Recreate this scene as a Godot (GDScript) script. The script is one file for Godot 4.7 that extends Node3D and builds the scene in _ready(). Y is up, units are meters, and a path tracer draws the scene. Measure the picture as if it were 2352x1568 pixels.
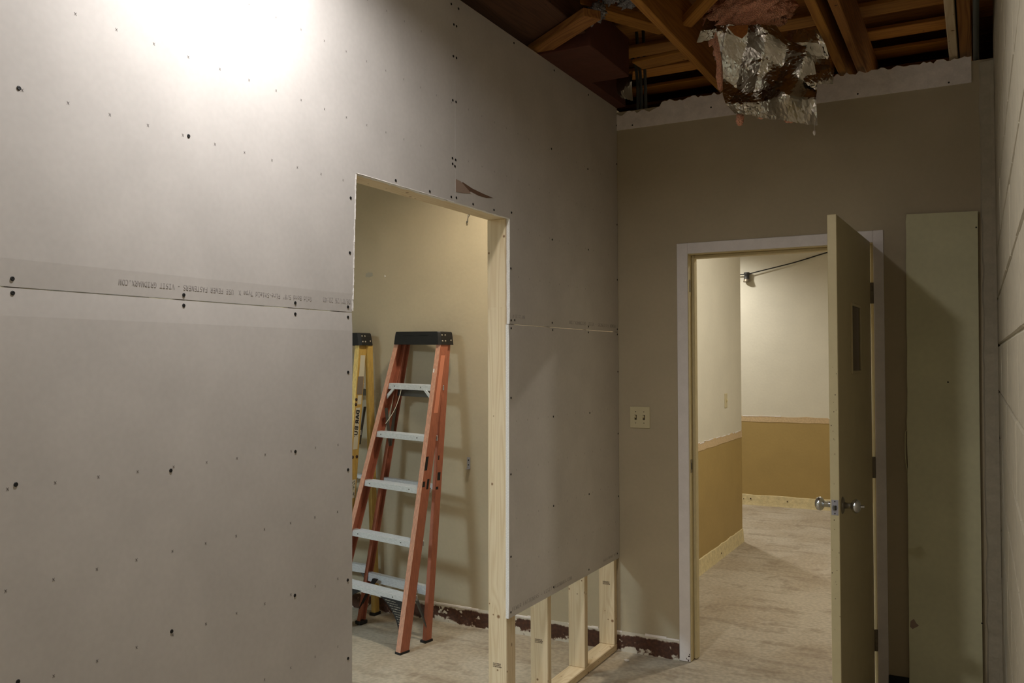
extends Node3D
# Metres, y up. x = 0 is the room face of the new plasterboard partition, z = 0 the room face of the painted back wall, y = 0 the slab.

var M := {}

func _ready():
	# ---- camera
	var cam := Camera3D.new()
	cam.name = "camera"
	cam.fov = rad_to_deg(2.0 * atan(784.0 / 2006.0))
	cam.near = 0.02
	cam.far = 60.0
	var yaw := deg_to_rad(28.12)
	var pitch := deg_to_rad(1.24)
	cam.basis = Basis(Vector3.UP, yaw) * Basis(Vector3.RIGHT, pitch) * Basis(Vector3.BACK, deg_to_rad(-0.19))
	cam.position = Vector3(1.725, 1.565, 4.454)
	add_child(cam)
	cam.current = true
	# ---- environment: closed rooms, no sky
	var we := WorldEnvironment.new()
	we.name = "surroundings"
	var env := Environment.new()
	env.background_mode = Environment.BG_COLOR
	env.background_color = Color(0, 0, 0)
	env.tonemap_mode = Environment.TONE_MAPPER_LINEAR
	env.tonemap_exposure = 1.0
	env.sdfgi_enabled = true
	env.ssao_enabled = true
	env.ssil_enabled = true
	we.environment = env
	add_child(we)
	materials()
	# ---- lamps, all out of view (each lamp's own light sits in its builder)
	can_light(Vector3(0.39, 2.945, 2.85), 2.3, Color(1.0, 0.99, 0.985), "round recessed ceiling lamp out of view, placed to light the bare plasterboard partition")  # unseen lamp, set for the bright patch high on the partition
	can_light(Vector3(0.3, 2.945, 5.9), 2.0, Color(1.0, 0.99, 0.985), "added round fill lamp in the ceiling, out of view behind the camera")  # added fill for the back wall and floor
	can_light(Vector3(-0.5, 2.925, 0.62), 2.0, Color(1.0, 0.95, 0.86), "round recessed ceiling lamp out of view, placed to light the store behind the studs", 0.05)  # unseen lamp, lights the wall behind the ladders
	can_light(Vector3(1.15, 2.945, -1.6), 3.0, Color(1.0, 0.97, 0.91), "round recessed ceiling lamp out of view, placed to light the corridor just past the door")  # unseen lamp, lights the corridor side wall
	can_light(Vector3(-1.05, 2.945, -4.35), 3.5, Color(1.0, 0.98, 0.94), "round recessed ceiling lamp out of view in the side passage, placed to light the far corridor wall", 0.055)  # unseen lamp, deep skirt dims the top of the far wall
	panel_light(Vector3(-2.2, 2.92, 4.3), Vector2(0.6, 1.2), 13.5, Color(0.86, 0.95, 1.0))  # unseen panel, its deep frame keeps light off the upper store wall
	# ---- setting
	shell()
	back_wall()
	partition()
	corridor()
	block_wall()
	roof()
	doorway()
	# ---- things
	ladders()
	ceiling_debris()
	small_things()

# ------------------------------------------------------------------ naming
func numbered(called: String, parent: Node) -> String:
	if not parent.has_node(NodePath(called)):
		return called
	var n := 1
	while parent.has_node(NodePath("%s_%03d" % [called, n])):
		n += 1
	return "%s_%03d" % [called, n]

func thing(called: String, label: String, category: String, at := Vector3.ZERO, group := "") -> Node3D:
	var o := Node3D.new()
	o.name = numbered(called, self)
	add_child(o)
	o.position = at
	o.set_meta("label", label)
	o.set_meta("category", category)
	if group != "":
		o.set_meta("group", group)
	return o

func structure(called: String, label := "", category := "") -> Node3D:
	var o := Node3D.new()
	o.name = numbered(called, self)
	add_child(o)
	o.set_meta("kind", "structure")
	if label != "":
		o.set_meta("label", label)
	if category != "":
		o.set_meta("category", category)
	return o

func obj(called: String, mesh: Mesh, mat: Material, parent: Node = self) -> MeshInstance3D:
	var o := MeshInstance3D.new()
	o.name = numbered(called, parent)
	o.mesh = mesh
	if mat != null:
		o.material_override = null
		for i in mesh.get_surface_count():
			if mesh is ArrayMesh:
				if mesh.surface_get_material(i) == null:
					mesh.surface_set_material(i, mat)
			else:
				o.material_override = mat
	o.cast_shadow = GeometryInstance3D.SHADOW_CASTING_SETTING_ON
	parent.add_child(o)
	return o

func solid(called: String, st: SurfaceTool, mat: Material, parent: Node = self) -> MeshInstance3D:
	return obj(called, done(st), mat, parent)

func bits(called: String, st: SurfaceTool, mat: Material, parent: Node) -> MeshInstance3D:
	# many specks too small to pick apart, joined
	var o := solid(called, st, mat, parent)
	o.set_meta("kind", "stuff")
	return o

func wall(called: String, st: SurfaceTool, mat: Material, label: String, category := "wall") -> MeshInstance3D:
	var o := solid(called, st, mat)
	o.set_meta("kind", "structure")
	o.set_meta("label", label)
	o.set_meta("category", category)
	return o

# ------------------------------------------------------------------ shapes
func begin(smooth := false) -> SurfaceTool:
	var st := SurfaceTool.new()
	st.begin(Mesh.PRIMITIVE_TRIANGLES)
	st.set_smooth_group(0 if smooth else -1)
	return st

func done(st: SurfaceTool) -> ArrayMesh:
	st.generate_normals()
	return st.commit()

func tri(st: SurfaceTool, a: Vector3, b: Vector3, c: Vector3, out: Vector3):
	if (a - c).cross(a - b).dot(out) < 0.0:
		var t := b
		b = c
		c = t
	st.add_vertex(a)
	st.add_vertex(b)
	st.add_vertex(c)

func face(st: SurfaceTool, pts: Array, out: Vector3):
	for i in range(1, pts.size() - 1):
		tri(st, pts[0], pts[i], pts[i + 1], out)

# a box with chamfered edges, size about the origin of xf
func box(st: SurfaceTool, size: Vector3, xf: Transform3D, bev := 0.0015):
	var h := size * 0.5
	var b: float = min(bev, min(h.x, min(h.y, h.z)) * 0.6)
	var g := func(s: Vector3, keep: int) -> Vector3:
		var v := Vector3(s.x * (h.x - b), s.y * (h.y - b), s.z * (h.z - b))
		v[keep] = s[keep] * h[keep]
		return xf * v
	for a in 3:
		var u := (a + 1) % 3
		var w := (a + 2) % 3
		for s in [-1.0, 1.0]:
			var pts := []
			for q in [[-1.0, -1.0], [1.0, -1.0], [1.0, 1.0], [-1.0, 1.0]]:
				var c := Vector3.ZERO
				c[a] = s
				c[u] = q[0]
				c[w] = q[1]
				pts.append(g.call(c, a))
			var n := Vector3.ZERO
			n[a] = s
			face(st, pts, xf.basis * n)
	if b <= 0.0:
		return
	for a in 3:
		var u := (a + 1) % 3
		var w := (a + 2) % 3
		for su in [-1.0, 1.0]:
			for sw in [-1.0, 1.0]:
				var lo := Vector3.ZERO
				lo[a] = -1.0
				lo[u] = su
				lo[w] = sw
				var hi := lo
				hi[a] = 1.0
				var n := Vector3.ZERO
				n[u] = su
				n[w] = sw
				face(st, [g.call(lo, u), g.call(hi, u), g.call(hi, w), g.call(lo, w)], xf.basis * n)
	for sx in [-1.0, 1.0]:
		for sy in [-1.0, 1.0]:
			for sz in [-1.0, 1.0]:
				var c := Vector3(sx, sy, sz)
				face(st, [g.call(c, 0), g.call(c, 1), g.call(c, 2)], xf.basis * c)

# box between two corners
func span(st: SurfaceTool, a: Vector3, b: Vector3, bev := 0.0015):
	box(st, (b - a).abs(), Transform3D(Basis(), (a + b) * 0.5), bev)

func span_mesh(a: Vector3, b: Vector3, bev := 0.0015) -> ArrayMesh:
	var st := begin()
	span(st, a, b, bev)
	return done(st)

# extrude a 2D outline (x, y in the frame's X, Y) from w0 to w1 along the frame's Z
func extrude(st: SurfaceTool, outline: PackedVector2Array, xf: Transform3D, w0: float, w1: float):
	var idx := Geometry2D.triangulate_polygon(outline)
	for i in range(0, idx.size(), 3):
		for w in [w0, w1]:
			var p := []
			for k in 3:
				var q: Vector2 = outline[idx[i + k]]
				p.append(xf * Vector3(q.x, q.y, w))
			tri(st, p[0], p[1], p[2], xf.basis.z * (1.0 if w == max(w0, w1) else -1.0))
	var cw := Geometry2D.is_polygon_clockwise(outline)
	for i in outline.size():
		var a: Vector2 = outline[i]
		var b: Vector2 = outline[(i + 1) % outline.size()]
		var d := b - a
		var n := Vector2(d.y, -d.x) * (-1.0 if cw else 1.0)
		face(st, [xf * Vector3(a.x, a.y, w0), xf * Vector3(b.x, b.y, w0), xf * Vector3(b.x, b.y, w1), xf * Vector3(a.x, a.y, w1)], xf.basis * Vector3(n.x, n.y, 0))

# sweep an outline from p0 to p1; the outline's X and Y follow xdir, ydir at both ends (cut level)
func bar(st: SurfaceTool, outline: PackedVector2Array, p0: Vector3, p1: Vector3, xdir: Vector3, ydir: Vector3):
	var m := Basis(xdir, ydir, p1 - p0)
	extrude(st, outline, Transform3D(m, p0), 0.0, 1.0)

func lathe(st: SurfaceTool, prof: Array, xf: Transform3D, n := 24):
	for i in n:
		var a0 := TAU * i / n
		var a1 := TAU * (i + 1) / n
		for k in prof.size() - 1:
			var p: Vector2 = prof[k]
			var q: Vector2 = prof[k + 1]
			var v := [Vector3(p.x * cos(a0), p.y, p.x * sin(a0)), Vector3(p.x * cos(a1), p.y, p.x * sin(a1)), Vector3(q.x * cos(a1), q.y, q.x * sin(a1)), Vector3(q.x * cos(a0), q.y, q.x * sin(a0))]
			var mid := Vector3(cos((a0 + a1) / 2), 0, sin((a0 + a1) / 2))
			var d := q - p
			var out := mid * d.y + Vector3(0, -d.x, 0)
			if d.length() < 1e-6:
				continue
			if p.x > 1e-6:
				tri(st, xf * v[0], xf * v[1], xf * v[2], xf.basis * out)
			if q.x > 1e-6:
				tri(st, xf * v[0], xf * v[2], xf * v[3], xf.basis * out)

func tube(st: SurfaceTool, pts: PackedVector3Array, r: float, n := 8):
	var rings := []
	var side := Vector3.ZERO
	for i in pts.size():
		var t := (pts[min(i + 1, pts.size() - 1)] - pts[max(i - 1, 0)]).normalized()
		if side == Vector3.ZERO:
			side = t.cross(Vector3.UP if abs(t.y) < 0.9 else Vector3.RIGHT).normalized()
		side = (side - t * side.dot(t)).normalized()
		var up := side.cross(t)
		var ring := []
		for k in n:
			ring.append(pts[i] + (side * cos(TAU * k / n) + up * sin(TAU * k / n)) * r)
		rings.append(ring)
	for i in pts.size() - 1:
		for k in n:
			var a: Vector3 = rings[i][k]
			var b: Vector3 = rings[i][(k + 1) % n]
			face(st, [a, b, rings[i + 1][(k + 1) % n], rings[i + 1][k]], (a + b) * 0.5 - pts[i])
	face(st, rings[0], pts[0] - pts[1])
	face(st, rings[-1], pts[-1] - pts[-2])

func curve(pts: Array, steps := 10) -> PackedVector3Array:
	var out := PackedVector3Array()
	for i in pts.size() - 1:
		var p0: Vector3 = pts[max(i - 1, 0)]
		var p1: Vector3 = pts[i]
		var p2: Vector3 = pts[i + 1]
		var p3: Vector3 = pts[min(i + 2, pts.size() - 1)]
		for k in steps:
			out.append(p1.cubic_interpolate(p2, p0, p3, float(k) / steps))
	out.append(pts[-1])
	return out

func rnd(seed_: int) -> RandomNumberGenerator:
	var r := RandomNumberGenerator.new()
	r.seed = seed_
	return r

func noise(freq: float, seed_: int, octaves := 3) -> FastNoiseLite:
	var n := FastNoiseLite.new()
	n.noise_type = FastNoiseLite.TYPE_SIMPLEX_SMOOTH
	n.frequency = freq
	n.seed = seed_
	n.fractal_octaves = octaves
	return n

# ------------------------------------------------------------------ textures and materials
func field(w: int, h: int, freq: float, seed_: int, octaves := 4, sw := 1, sh := 1) -> PackedByteArray:
	var im := noise(freq, seed_, octaves).get_seamless_image(max(w / sw, 8), max(h / sh, 8))
	im.convert(Image.FORMAT_L8)
	if im.get_width() != w or im.get_height() != h:
		im.resize(w, h, Image.INTERPOLATE_CUBIC)
	return im.get_data()

func texture(w: int, h: int, bytes: PackedByteArray) -> ImageTexture:
	return ImageTexture.create_from_image(Image.create_from_data(w, h, false, Image.FORMAT_RGB8, bytes))

func speckle(base: Color, amount: float, seed_: int, freq := 0.02) -> ImageTexture:
	var n := 256
	var a := field(n, n, freq, seed_)
	var b := field(n, n, 0.15, seed_ + 5, 2)
	var out := PackedByteArray()
	out.resize(n * n * 3)
	for i in n * n:
		var v: float = 1.0 + amount * ((a[i] - 128) / 128.0 + 0.5 * (b[i] - 128) / 128.0)
		out[i * 3] = clampi(int(base.r * v * 255.0), 0, 255)
		out[i * 3 + 1] = clampi(int(base.g * v * 255.0), 0, 255)
		out[i * 3 + 2] = clampi(int(base.b * v * 255.0), 0, 255)
	return texture(n, n, out)

func wood_texture(light: Color, dark: Color, knot: Color, seed_: int, knots: int) -> ImageTexture:
	var w := 256
	var h := 1024
	var warp := field(w, h, 0.02, seed_, 2, 2, 16)
	var streak := field(w, h, 0.2, seed_ + 1, 2, 1, 64)
	var blot := field(w, h, 0.012, seed_ + 2, 3, 1, 4)
	var r := rnd(seed_)
	var ks := []
	for i in knots:
		ks.append(Vector3(r.randf() * w, r.randf() * h, r.randf_range(1.6, 6.0)))
	var out := PackedByteArray()
	out.resize(w * h * 3)
	for y in h:
		for x in w:
			var i := y * w + x
			var bend := 0.0
			var kn := 0.0
			for k in ks:
				var dy: float = y - k.y
				var dx: float = x - k.x
				if absf(dy) < 60.0 and absf(dx) < 30.0:
					var d2: float = (dx * dx + dy * dy * 0.12) / (k.z * k.z)
					bend += 0.5 * exp(-d2 * 0.12) * signf(dx)
					kn = maxf(kn, clampf(1.7 - sqrt(dx * dx + dy * dy * 5.0) / k.z, 0.0, 1.0))
			var ring: float = 0.5 + 0.5 * sin((x / 256.0 * 9.0 + warp[i] / 255.0 * 4.0 + bend) * TAU)
			var v: float = 0.45 * ring * ring + 0.35 * streak[i] / 255.0 + 0.2 * blot[i] / 255.0
			var c := light.lerp(dark, clampf(v * 1.15 - 0.2, 0.0, 1.0)).lerp(knot, kn * 0.85)
			out[i * 3] = int(c.r * 255.0)
			out[i * 3 + 1] = int(c.g * 255.0)
			out[i * 3 + 2] = int(c.b * 255.0)
	return texture(w, h, out)

func concrete_texture() -> ImageTexture:
	var n := 1024
	var a := field(n, n, 0.004, 11, 5)
	var b := field(n, n, 0.02, 12, 4, 4, 1)
	var c := field(n, n, 0.1, 13, 3)
	var d := field(n, n, 0.012, 14, 4)
	var e := field(n, n, 0.03, 17, 3, 1, 4)
	var out := PackedByteArray()
	out.resize(n * n * 3)
	var pale := Color(0.68, 0.628, 0.548)
	var dusty := Color(0.725, 0.685, 0.615)
	var smear := Color(0.54, 0.48, 0.405)
	for i in n * n:
		var k := clampf((a[i] - 90) / 80.0, 0.0, 1.0)
		var col := pale.lerp(dusty, k)
		col = col.lerp(smear, clampf((b[i] - 150) / 80.0, 0.0, 1.0) * 0.5)
		col = col.lerp(smear, clampf((d[i] - 165) / 60.0, 0.0, 1.0) * 0.45)
		col = col.lerp(dusty, clampf((e[i] - 175) / 40.0, 0.0, 1.0) * 0.5)
		var v: float = 1.0 + 0.10 * (c[i] - 128) / 128.0
		out[i * 3] = clampi(int(col.r * v * 255.0), 0, 255)
		out[i * 3 + 1] = clampi(int(col.g * v * 255.0), 0, 255)
		out[i * 3 + 2] = clampi(int(col.b * v * 255.0), 0, 255)
	return texture(n, n, out)

# old adhesive strip where a cove base was torn off: brown glue, torn white paper at both edges
func glue_texture() -> ImageTexture:
	var w := 2048
	var h := 64
	var a := field(w, h, 0.02, 31, 4)
	var b := field(w, h, 0.07, 32, 3)
	var c := field(w, h, 0.008, 33, 3)
	var out := PackedByteArray()
	out.resize(w * h * 3)
	var brown := Color(0.30, 0.185, 0.125)
	var white := Color(0.80, 0.765, 0.70)
	for y in h:
		for x in w:
			var i := y * w + x
			var t: float = 1.0 - float(y) / h
			var n: float = (a[i] - 128) / 128.0 * 0.6 + (b[i] - 128) / 128.0 * 0.35
			var lump: float = (c[i] - 128) / 128.0
			var m := 0.0
			m = maxf(m, clampf((t - 0.80 + n * 0.10) * 14.0, 0.0, 1.0))
			m = maxf(m, clampf((0.24 - t + n * 0.36 + lump * 0.3) * 9.0, 0.0, 1.0))
			m = maxf(m, clampf((n + lump * 0.7 - 0.5) * 9.0, 0.0, 1.0))
			var s := 1.0 + 0.22 * (b[i] - 128) / 128.0
			var col := brown * s
			col = col.lerp(white * (0.9 + 0.1 * s), m)
			out[i * 3] = clampi(int(col.r * 255.0), 0, 255)
			out[i * 3 + 1] = clampi(int(col.g * 255.0), 0, 255)
			out[i * 3 + 2] = clampi(int(col.b * 255.0), 0, 255)
	return texture(w, h, out)

func bump(seed_: int, freq: float, octaves := 3) -> ImageTexture:
	var im := noise(freq, seed_, octaves).get_seamless_image(256, 256)
	im.convert(Image.FORMAT_L8)
	return ImageTexture.create_from_image(im)

func plain(called: String, c: Color, rough := 0.8, metal := 0.0) -> StandardMaterial3D:
	var m := StandardMaterial3D.new()
	m.resource_name = called
	m.albedo_color = c
	m.roughness = rough
	m.metallic = metal
	M[called] = m
	return m

func tri_map(called: String, t: Texture2D, scale: Vector3, rough: float, world := false) -> StandardMaterial3D:
	var m := plain(called, Color.WHITE, rough)
	m.albedo_texture = t
	m.uv1_triplanar = true
	m.uv1_world_triplanar = world
	m.uv1_scale = scale
	m.uv1_triplanar_sharpness = 8.0
	return m

func relief(m: StandardMaterial3D, t: Texture2D, cm: float):
	m.heightmap_enabled = true
	m.heightmap_texture = t
	m.heightmap_scale = cm

func materials():
	var stipple := bump(3, 0.12, 3)
	var lumps := bump(4, 0.05, 4)
	tri_map("paper", speckle(Color(0.79, 0.768, 0.748), 0.025, 41, 0.01), Vector3.ONE * 1.2, 0.85, true)
	tri_map("gypsum", speckle(Color(0.90, 0.88, 0.86), 0.06, 42, 0.1), Vector3.ONE * 6.0, 0.95, true)
	relief(tri_map("khaki_paint", speckle(Color(0.70, 0.648, 0.545), 0.02, 43, 0.01), Vector3.ONE * 0.9, 0.6, true), stipple, 0.05)
	relief(tri_map("cream_paint", speckle(Color(0.86, 0.84, 0.775), 0.015, 44, 0.01), Vector3.ONE * 0.9, 0.6, true), stipple, 0.04)
	relief(tri_map("tan_paint", speckle(Color(0.67, 0.57, 0.35), 0.02, 45, 0.01), Vector3.ONE * 0.9, 0.6, true), stipple, 0.04)
	relief(tri_map("rail_scar", speckle(Color(0.80, 0.70, 0.55), 0.06, 46, 0.05), Vector3.ONE * 3.0, 0.85, true), lumps, 0.15)
	relief(tri_map("old_base", speckle(Color(0.85, 0.79, 0.62), 0.06, 47, 0.03), Vector3.ONE * 2.0, 0.75, true), lumps, 0.2)
	relief(tri_map("plaster", speckle(Color(0.92, 0.885, 0.86), 0.04, 48, 0.03), Vector3.ONE * 2.0, 0.9, true), lumps, 0.15)
	tri_map("ceiling_white", speckle(Color(0.80, 0.78, 0.75), 0.03, 94, 0.03), Vector3.ONE * 2.0, 0.9, true)
	relief(tri_map("board_paint", speckle(Color(0.83, 0.815, 0.67), 0.03, 49, 0.01), Vector3.ONE * 0.8, 0.6, true), stipple, 0.05)
	relief(tri_map("block_paint", speckle(Color(0.70, 0.665, 0.585), 0.04, 50, 0.03), Vector3.ONE * 1.6, 0.85, true), lumps, 0.25)
	relief(tri_map("mortar", speckle(Color(0.80, 0.775, 0.70), 0.05, 51, 0.05), Vector3.ONE * 3.0, 0.9, true), lumps, 0.2)
	tri_map("frame_paint", speckle(Color(0.92, 0.895, 0.89), 0.02, 52, 0.02), Vector3.ONE * 2.0, 0.45, true)
	tri_map("jamb_paint", speckle(Color(0.80, 0.74, 0.58), 0.03, 53, 0.03), Vector3.ONE * 2.0, 0.5, true)
	tri_map("door_paint", speckle(Color(0.76, 0.705, 0.55), 0.02, 54, 0.02), Vector3.ONE * 1.0, 0.5, true)
	relief(tri_map("concrete", concrete_texture(), Vector3.ONE * 0.3, 0.75, true), bump(9, 0.03, 5), 0.25)
	var pine := []
	for k in 3:
		pine.append(wood_texture(Color(0.895, 0.82, 0.69), Color(0.82, 0.72, 0.565), Color(0.45, 0.31, 0.19), 60 + k, 24))
	for k in 6:
		var m := tri_map("pine_%d" % k, pine[k % 3], Vector3(4.0, 0.45, 4.0), 0.75)
		m.uv1_offset = Vector3(0.37 * k, 0.23 * k, 0.61 * k)
	var old := [wood_texture(Color(0.66, 0.45, 0.22), Color(0.45, 0.28, 0.13), Color(0.2, 0.11, 0.06), 71, 6), wood_texture(Color(0.70, 0.49, 0.20), Color(0.55, 0.35, 0.13), Color(0.25, 0.14, 0.07), 72, 5)]
	for k in 4:
		var m := tri_map("old_wood_%d" % k, old[k % 2], Vector3(4.0, 0.5, 4.0), 0.8)
		m.uv1_offset = Vector3(0.29 * k, 0.41 * k, 0.17 * k)
	tri_map("dark_wood", wood_texture(Color(0.36, 0.23, 0.15), Color(0.27, 0.165, 0.11), Color(0.14, 0.08, 0.05), 75, 3), Vector3(4.0, 0.5, 4.0), 0.85)
	relief(tri_map("red_oxide", speckle(Color(0.34, 0.175, 0.125), 0.08, 73, 0.02), Vector3.ONE * 1.5, 0.75), lumps, 0.1)
	tri_map("orange_rail", speckle(Color(0.64, 0.385, 0.295), 0.07, 81, 0.03), Vector3(6.0, 1.5, 6.0), 0.55)
	tri_map("pale_orange", speckle(Color(0.78, 0.575, 0.475), 0.10, 82, 0.05), Vector3(6.0, 2.0, 6.0), 0.7)
	tri_map("yellow_rail", speckle(Color(0.75, 0.62, 0.33), 0.07, 83, 0.03), Vector3(6.0, 1.5, 6.0), 0.55)
	tri_map("pale_yellow", speckle(Color(0.85, 0.74, 0.46), 0.10, 84, 0.05), Vector3(6.0, 2.0, 6.0), 0.7)
	var alu := tri_map("aluminium", speckle(Color(0.86, 0.87, 0.88), 0.06, 85, 0.05), Vector3(3.0, 8.0, 8.0), 0.42)
	alu.metallic = 0.3
	plain("dull_steel", Color(0.42, 0.42, 0.41), 0.45, 0.8)
	plain("black_plastic", Color(0.085, 0.082, 0.085), 0.5)
	plain("black_rubber", Color(0.11, 0.105, 0.1), 0.8)
	plain("pale_dirt", Color(0.66, 0.63, 0.57), 0.9)
	plain("brown_dirt", Color(0.25, 0.17, 0.13), 0.9)
	plain("sticker", Color(0.80, 0.78, 0.70), 0.6)
	plain("grey_sticker", Color(0.50, 0.45, 0.40), 0.6)
	plain("pen", Color(0.10, 0.10, 0.12), 0.7)
	plain("worn_label", Color(0.83, 0.53, 0.42), 0.6)
	plain("black_mark", Color(0.10, 0.085, 0.08), 0.8)
	plain("screw_black", Color(0.085, 0.08, 0.08), 0.6)
	plain("paper_ink", Color(0.60, 0.575, 0.56), 0.85)
	plain("text_ink", Color(0.60, 0.575, 0.565), 0.85)
	plain("stamp_ink", Color(0.46, 0.38, 0.31), 0.85)
	plain("filler", Color(0.63, 0.61, 0.55), 0.85)
	plain("socket_grey", Color(0.19, 0.185, 0.18), 0.55)
	plain("torn_brown", Color(0.42, 0.31, 0.235), 0.95)
	plain("torn_pale", Color(0.62, 0.53, 0.47), 0.95)
	plain("ivory", Color(0.80, 0.755, 0.61), 0.45)
	plain("ivory_dark", Color(0.22, 0.17, 0.09), 0.7)
	plain("satin_chrome", Color(0.80, 0.80, 0.80), 0.24, 1.0)
	plain("latch_zinc", Color(0.66, 0.66, 0.70), 0.4, 0.7)
	plain("hinge_steel", Color(0.52, 0.48, 0.41), 0.42, 0.45)
	plain("lite_glass", Color(0.20, 0.115, 0.05), 0.15)
	plain("cove_black", Color(0.07, 0.066, 0.07), 0.5)
	plain("cable_grey", Color(0.32, 0.34, 0.34), 0.5)
	plain("cable_black", Color(0.035, 0.032, 0.03), 0.5)
	var foil := plain("foil", Color(0.70, 0.675, 0.63), 0.2, 1.0)
	relief(foil, bump(21, 0.02, 2), 0.12)
	foil.uv1_triplanar = true
	foil.uv1_scale = Vector3.ONE * 2.0
	var pink := tri_map("pink_fibre", speckle(Color(0.98, 0.71, 0.58), 0.13, 91, 0.06), Vector3.ONE * 5.0, 0.95)
	pink.rim_enabled = true
	pink.rim = 0.5
	relief(pink, bump(22, 0.1, 4), 0.6)
	var amber := tri_map("kraft", speckle(Color(0.62, 0.38, 0.17), 0.12, 92, 0.05), Vector3.ONE * 4.0, 0.9)
	var fluff := tri_map("grey_fluff", speckle(Color(0.66, 0.65, 0.66), 0.25, 93, 0.1), Vector3.ONE * 6.0, 0.95)
	relief(fluff, bump(23, 0.12, 4), 1.0)
	plain("lamp_trim", Color(0.85, 0.85, 0.83), 0.5)
	var clear := plain("clear_glass", Color(0.9, 0.92, 0.92, 0.25), 0.05)
	clear.transparency = BaseMaterial3D.TRANSPARENCY_ALPHA
	var g := plain("glue", Color.WHITE, 0.8)
	g.albedo_texture = glue_texture()
	relief(g, g.albedo_texture, 0.3)

# ------------------------------------------------------------------ lamps
func can_light(at: Vector3, energy: float, tint: Color, label: String, skirt := 0.036):
	var t := thing("unseen_ceiling_lamp", label, "lamp", at)
	var st := begin(true)
	lathe(st, [Vector2(0.098, 0.0), Vector2(0.1, -skirt), Vector2(0.104, -skirt - 0.002), Vector2(0.108, -skirt), Vector2(0.112, 0.004)], Transform3D(), 40)
	solid("trim_ring", st, M.lamp_trim, t)
	st = begin(true)
	lathe(st, [Vector2(0.0, -0.014), Vector2(0.045, -0.011), Vector2(0.075, -0.003)], Transform3D(), 32)
	var glow := StandardMaterial3D.new()
	glow.albedo_color = Color(0.9, 0.9, 0.9)
	glow.emission_enabled = true
	glow.emission = tint
	glow.emission_energy_multiplier = 2.0
	solid("diffuser", st, glow, t)
	var l := AreaLight3D.new()
	l.name = "lamp_light"
	l.area_size = Vector2(0.13, 0.13)
	l.light_color = tint
	l.light_energy = energy
	l.area_range = 14.0
	l.area_attenuation = 2.0
	l.shadow_enabled = true
	l.position = Vector3(0, -0.016, 0)
	l.rotation.x = -PI / 2
	t.add_child(l)

func panel_light(at: Vector3, size: Vector2, energy: float, tint: Color):
	var t := thing("unseen_panel_lamp", "unseen cool white ceiling panel lamp with a deep frame, placed to light the store and studs", "lamp", at)
	var st := begin()
	span(st, Vector3(-size.x / 2 - 0.02, 0.0, -size.y / 2 - 0.02), Vector3(size.x / 2 + 0.02, 0.028, size.y / 2 + 0.02), 0.003)
	for s in [-1.0, 1.0]:
		span(st, Vector3(s * size.x / 2 + (0.0 if s > 0 else -0.02), -0.13, -size.y / 2 - 0.02), Vector3(s * size.x / 2 + (0.02 if s > 0 else 0.0), 0.002, size.y / 2 + 0.02), 0.002)
		span(st, Vector3(-size.x / 2 - 0.02, -0.13, s * size.y / 2 + (0.0 if s > 0 else -0.02)), Vector3(size.x / 2 + 0.02, 0.002, s * size.y / 2 + (0.02 if s > 0 else 0.0)), 0.002)
	solid("frame", st, M.lamp_trim, t)
	st = begin()
	span(st, Vector3(-size.x / 2, -0.004, -size.y / 2), Vector3(size.x / 2, 0.001, size.y / 2), 0.0005)
	var glow := StandardMaterial3D.new()
	glow.emission_enabled = true
	glow.emission = tint
	glow.emission_energy_multiplier = 1.5
	solid("diffuser", st, glow, t)
	var l := AreaLight3D.new()
	l.name = "lamp_light"
	l.area_size = size
	l.light_color = tint
	l.light_energy = energy
	l.area_range = 14.0
	l.area_attenuation = 2.0
	l.shadow_enabled = true
	l.position = Vector3(0, -0.012, 0)
	l.rotation.x = -PI / 2
	t.add_child(l)

# ------------------------------------------------------------------ the shell
func shell():
	var st := begin()
	span(st, Vector3(-4.5, -0.15, -5.4), Vector3(2.4, 0.0, 6.6), 0.0)
	wall("floor", st, M.concrete, "bare dusty concrete slab with smears of old glue", "floor")
	st = begin()
	span(st, Vector3(-4.5, 0, -0.12), Vector3(-4.3, 3.0, 6.6), 0.0)
	wall("wall_store_side", st, M.khaki_paint, "khaki side wall of the store behind the partition")
	st = begin()
	span(st, Vector3(-4.5, 0, 6.4), Vector3(2.4, 3.6, 6.6), 0.0)
	wall("wall_front", st, M.khaki_paint, "khaki wall behind the photographer")
	st = begin()
	span(st, Vector3(-4.5, 2.93, -0.12), Vector3(-0.11, 3.03, 6.6), 0.0)
	wall("ceiling_store", st, M.ceiling_white, "flat pale ceiling of the store behind the partition", "ceiling")
	st = begin()
	span(st, Vector3(-0.11, 2.95, 1.75), Vector3(1.95, 3.05, 6.6), 0.0)
	wall("ceiling_front", st, M.ceiling_white, "flat pale ceiling still in place over the near half of the room", "ceiling")

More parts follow.
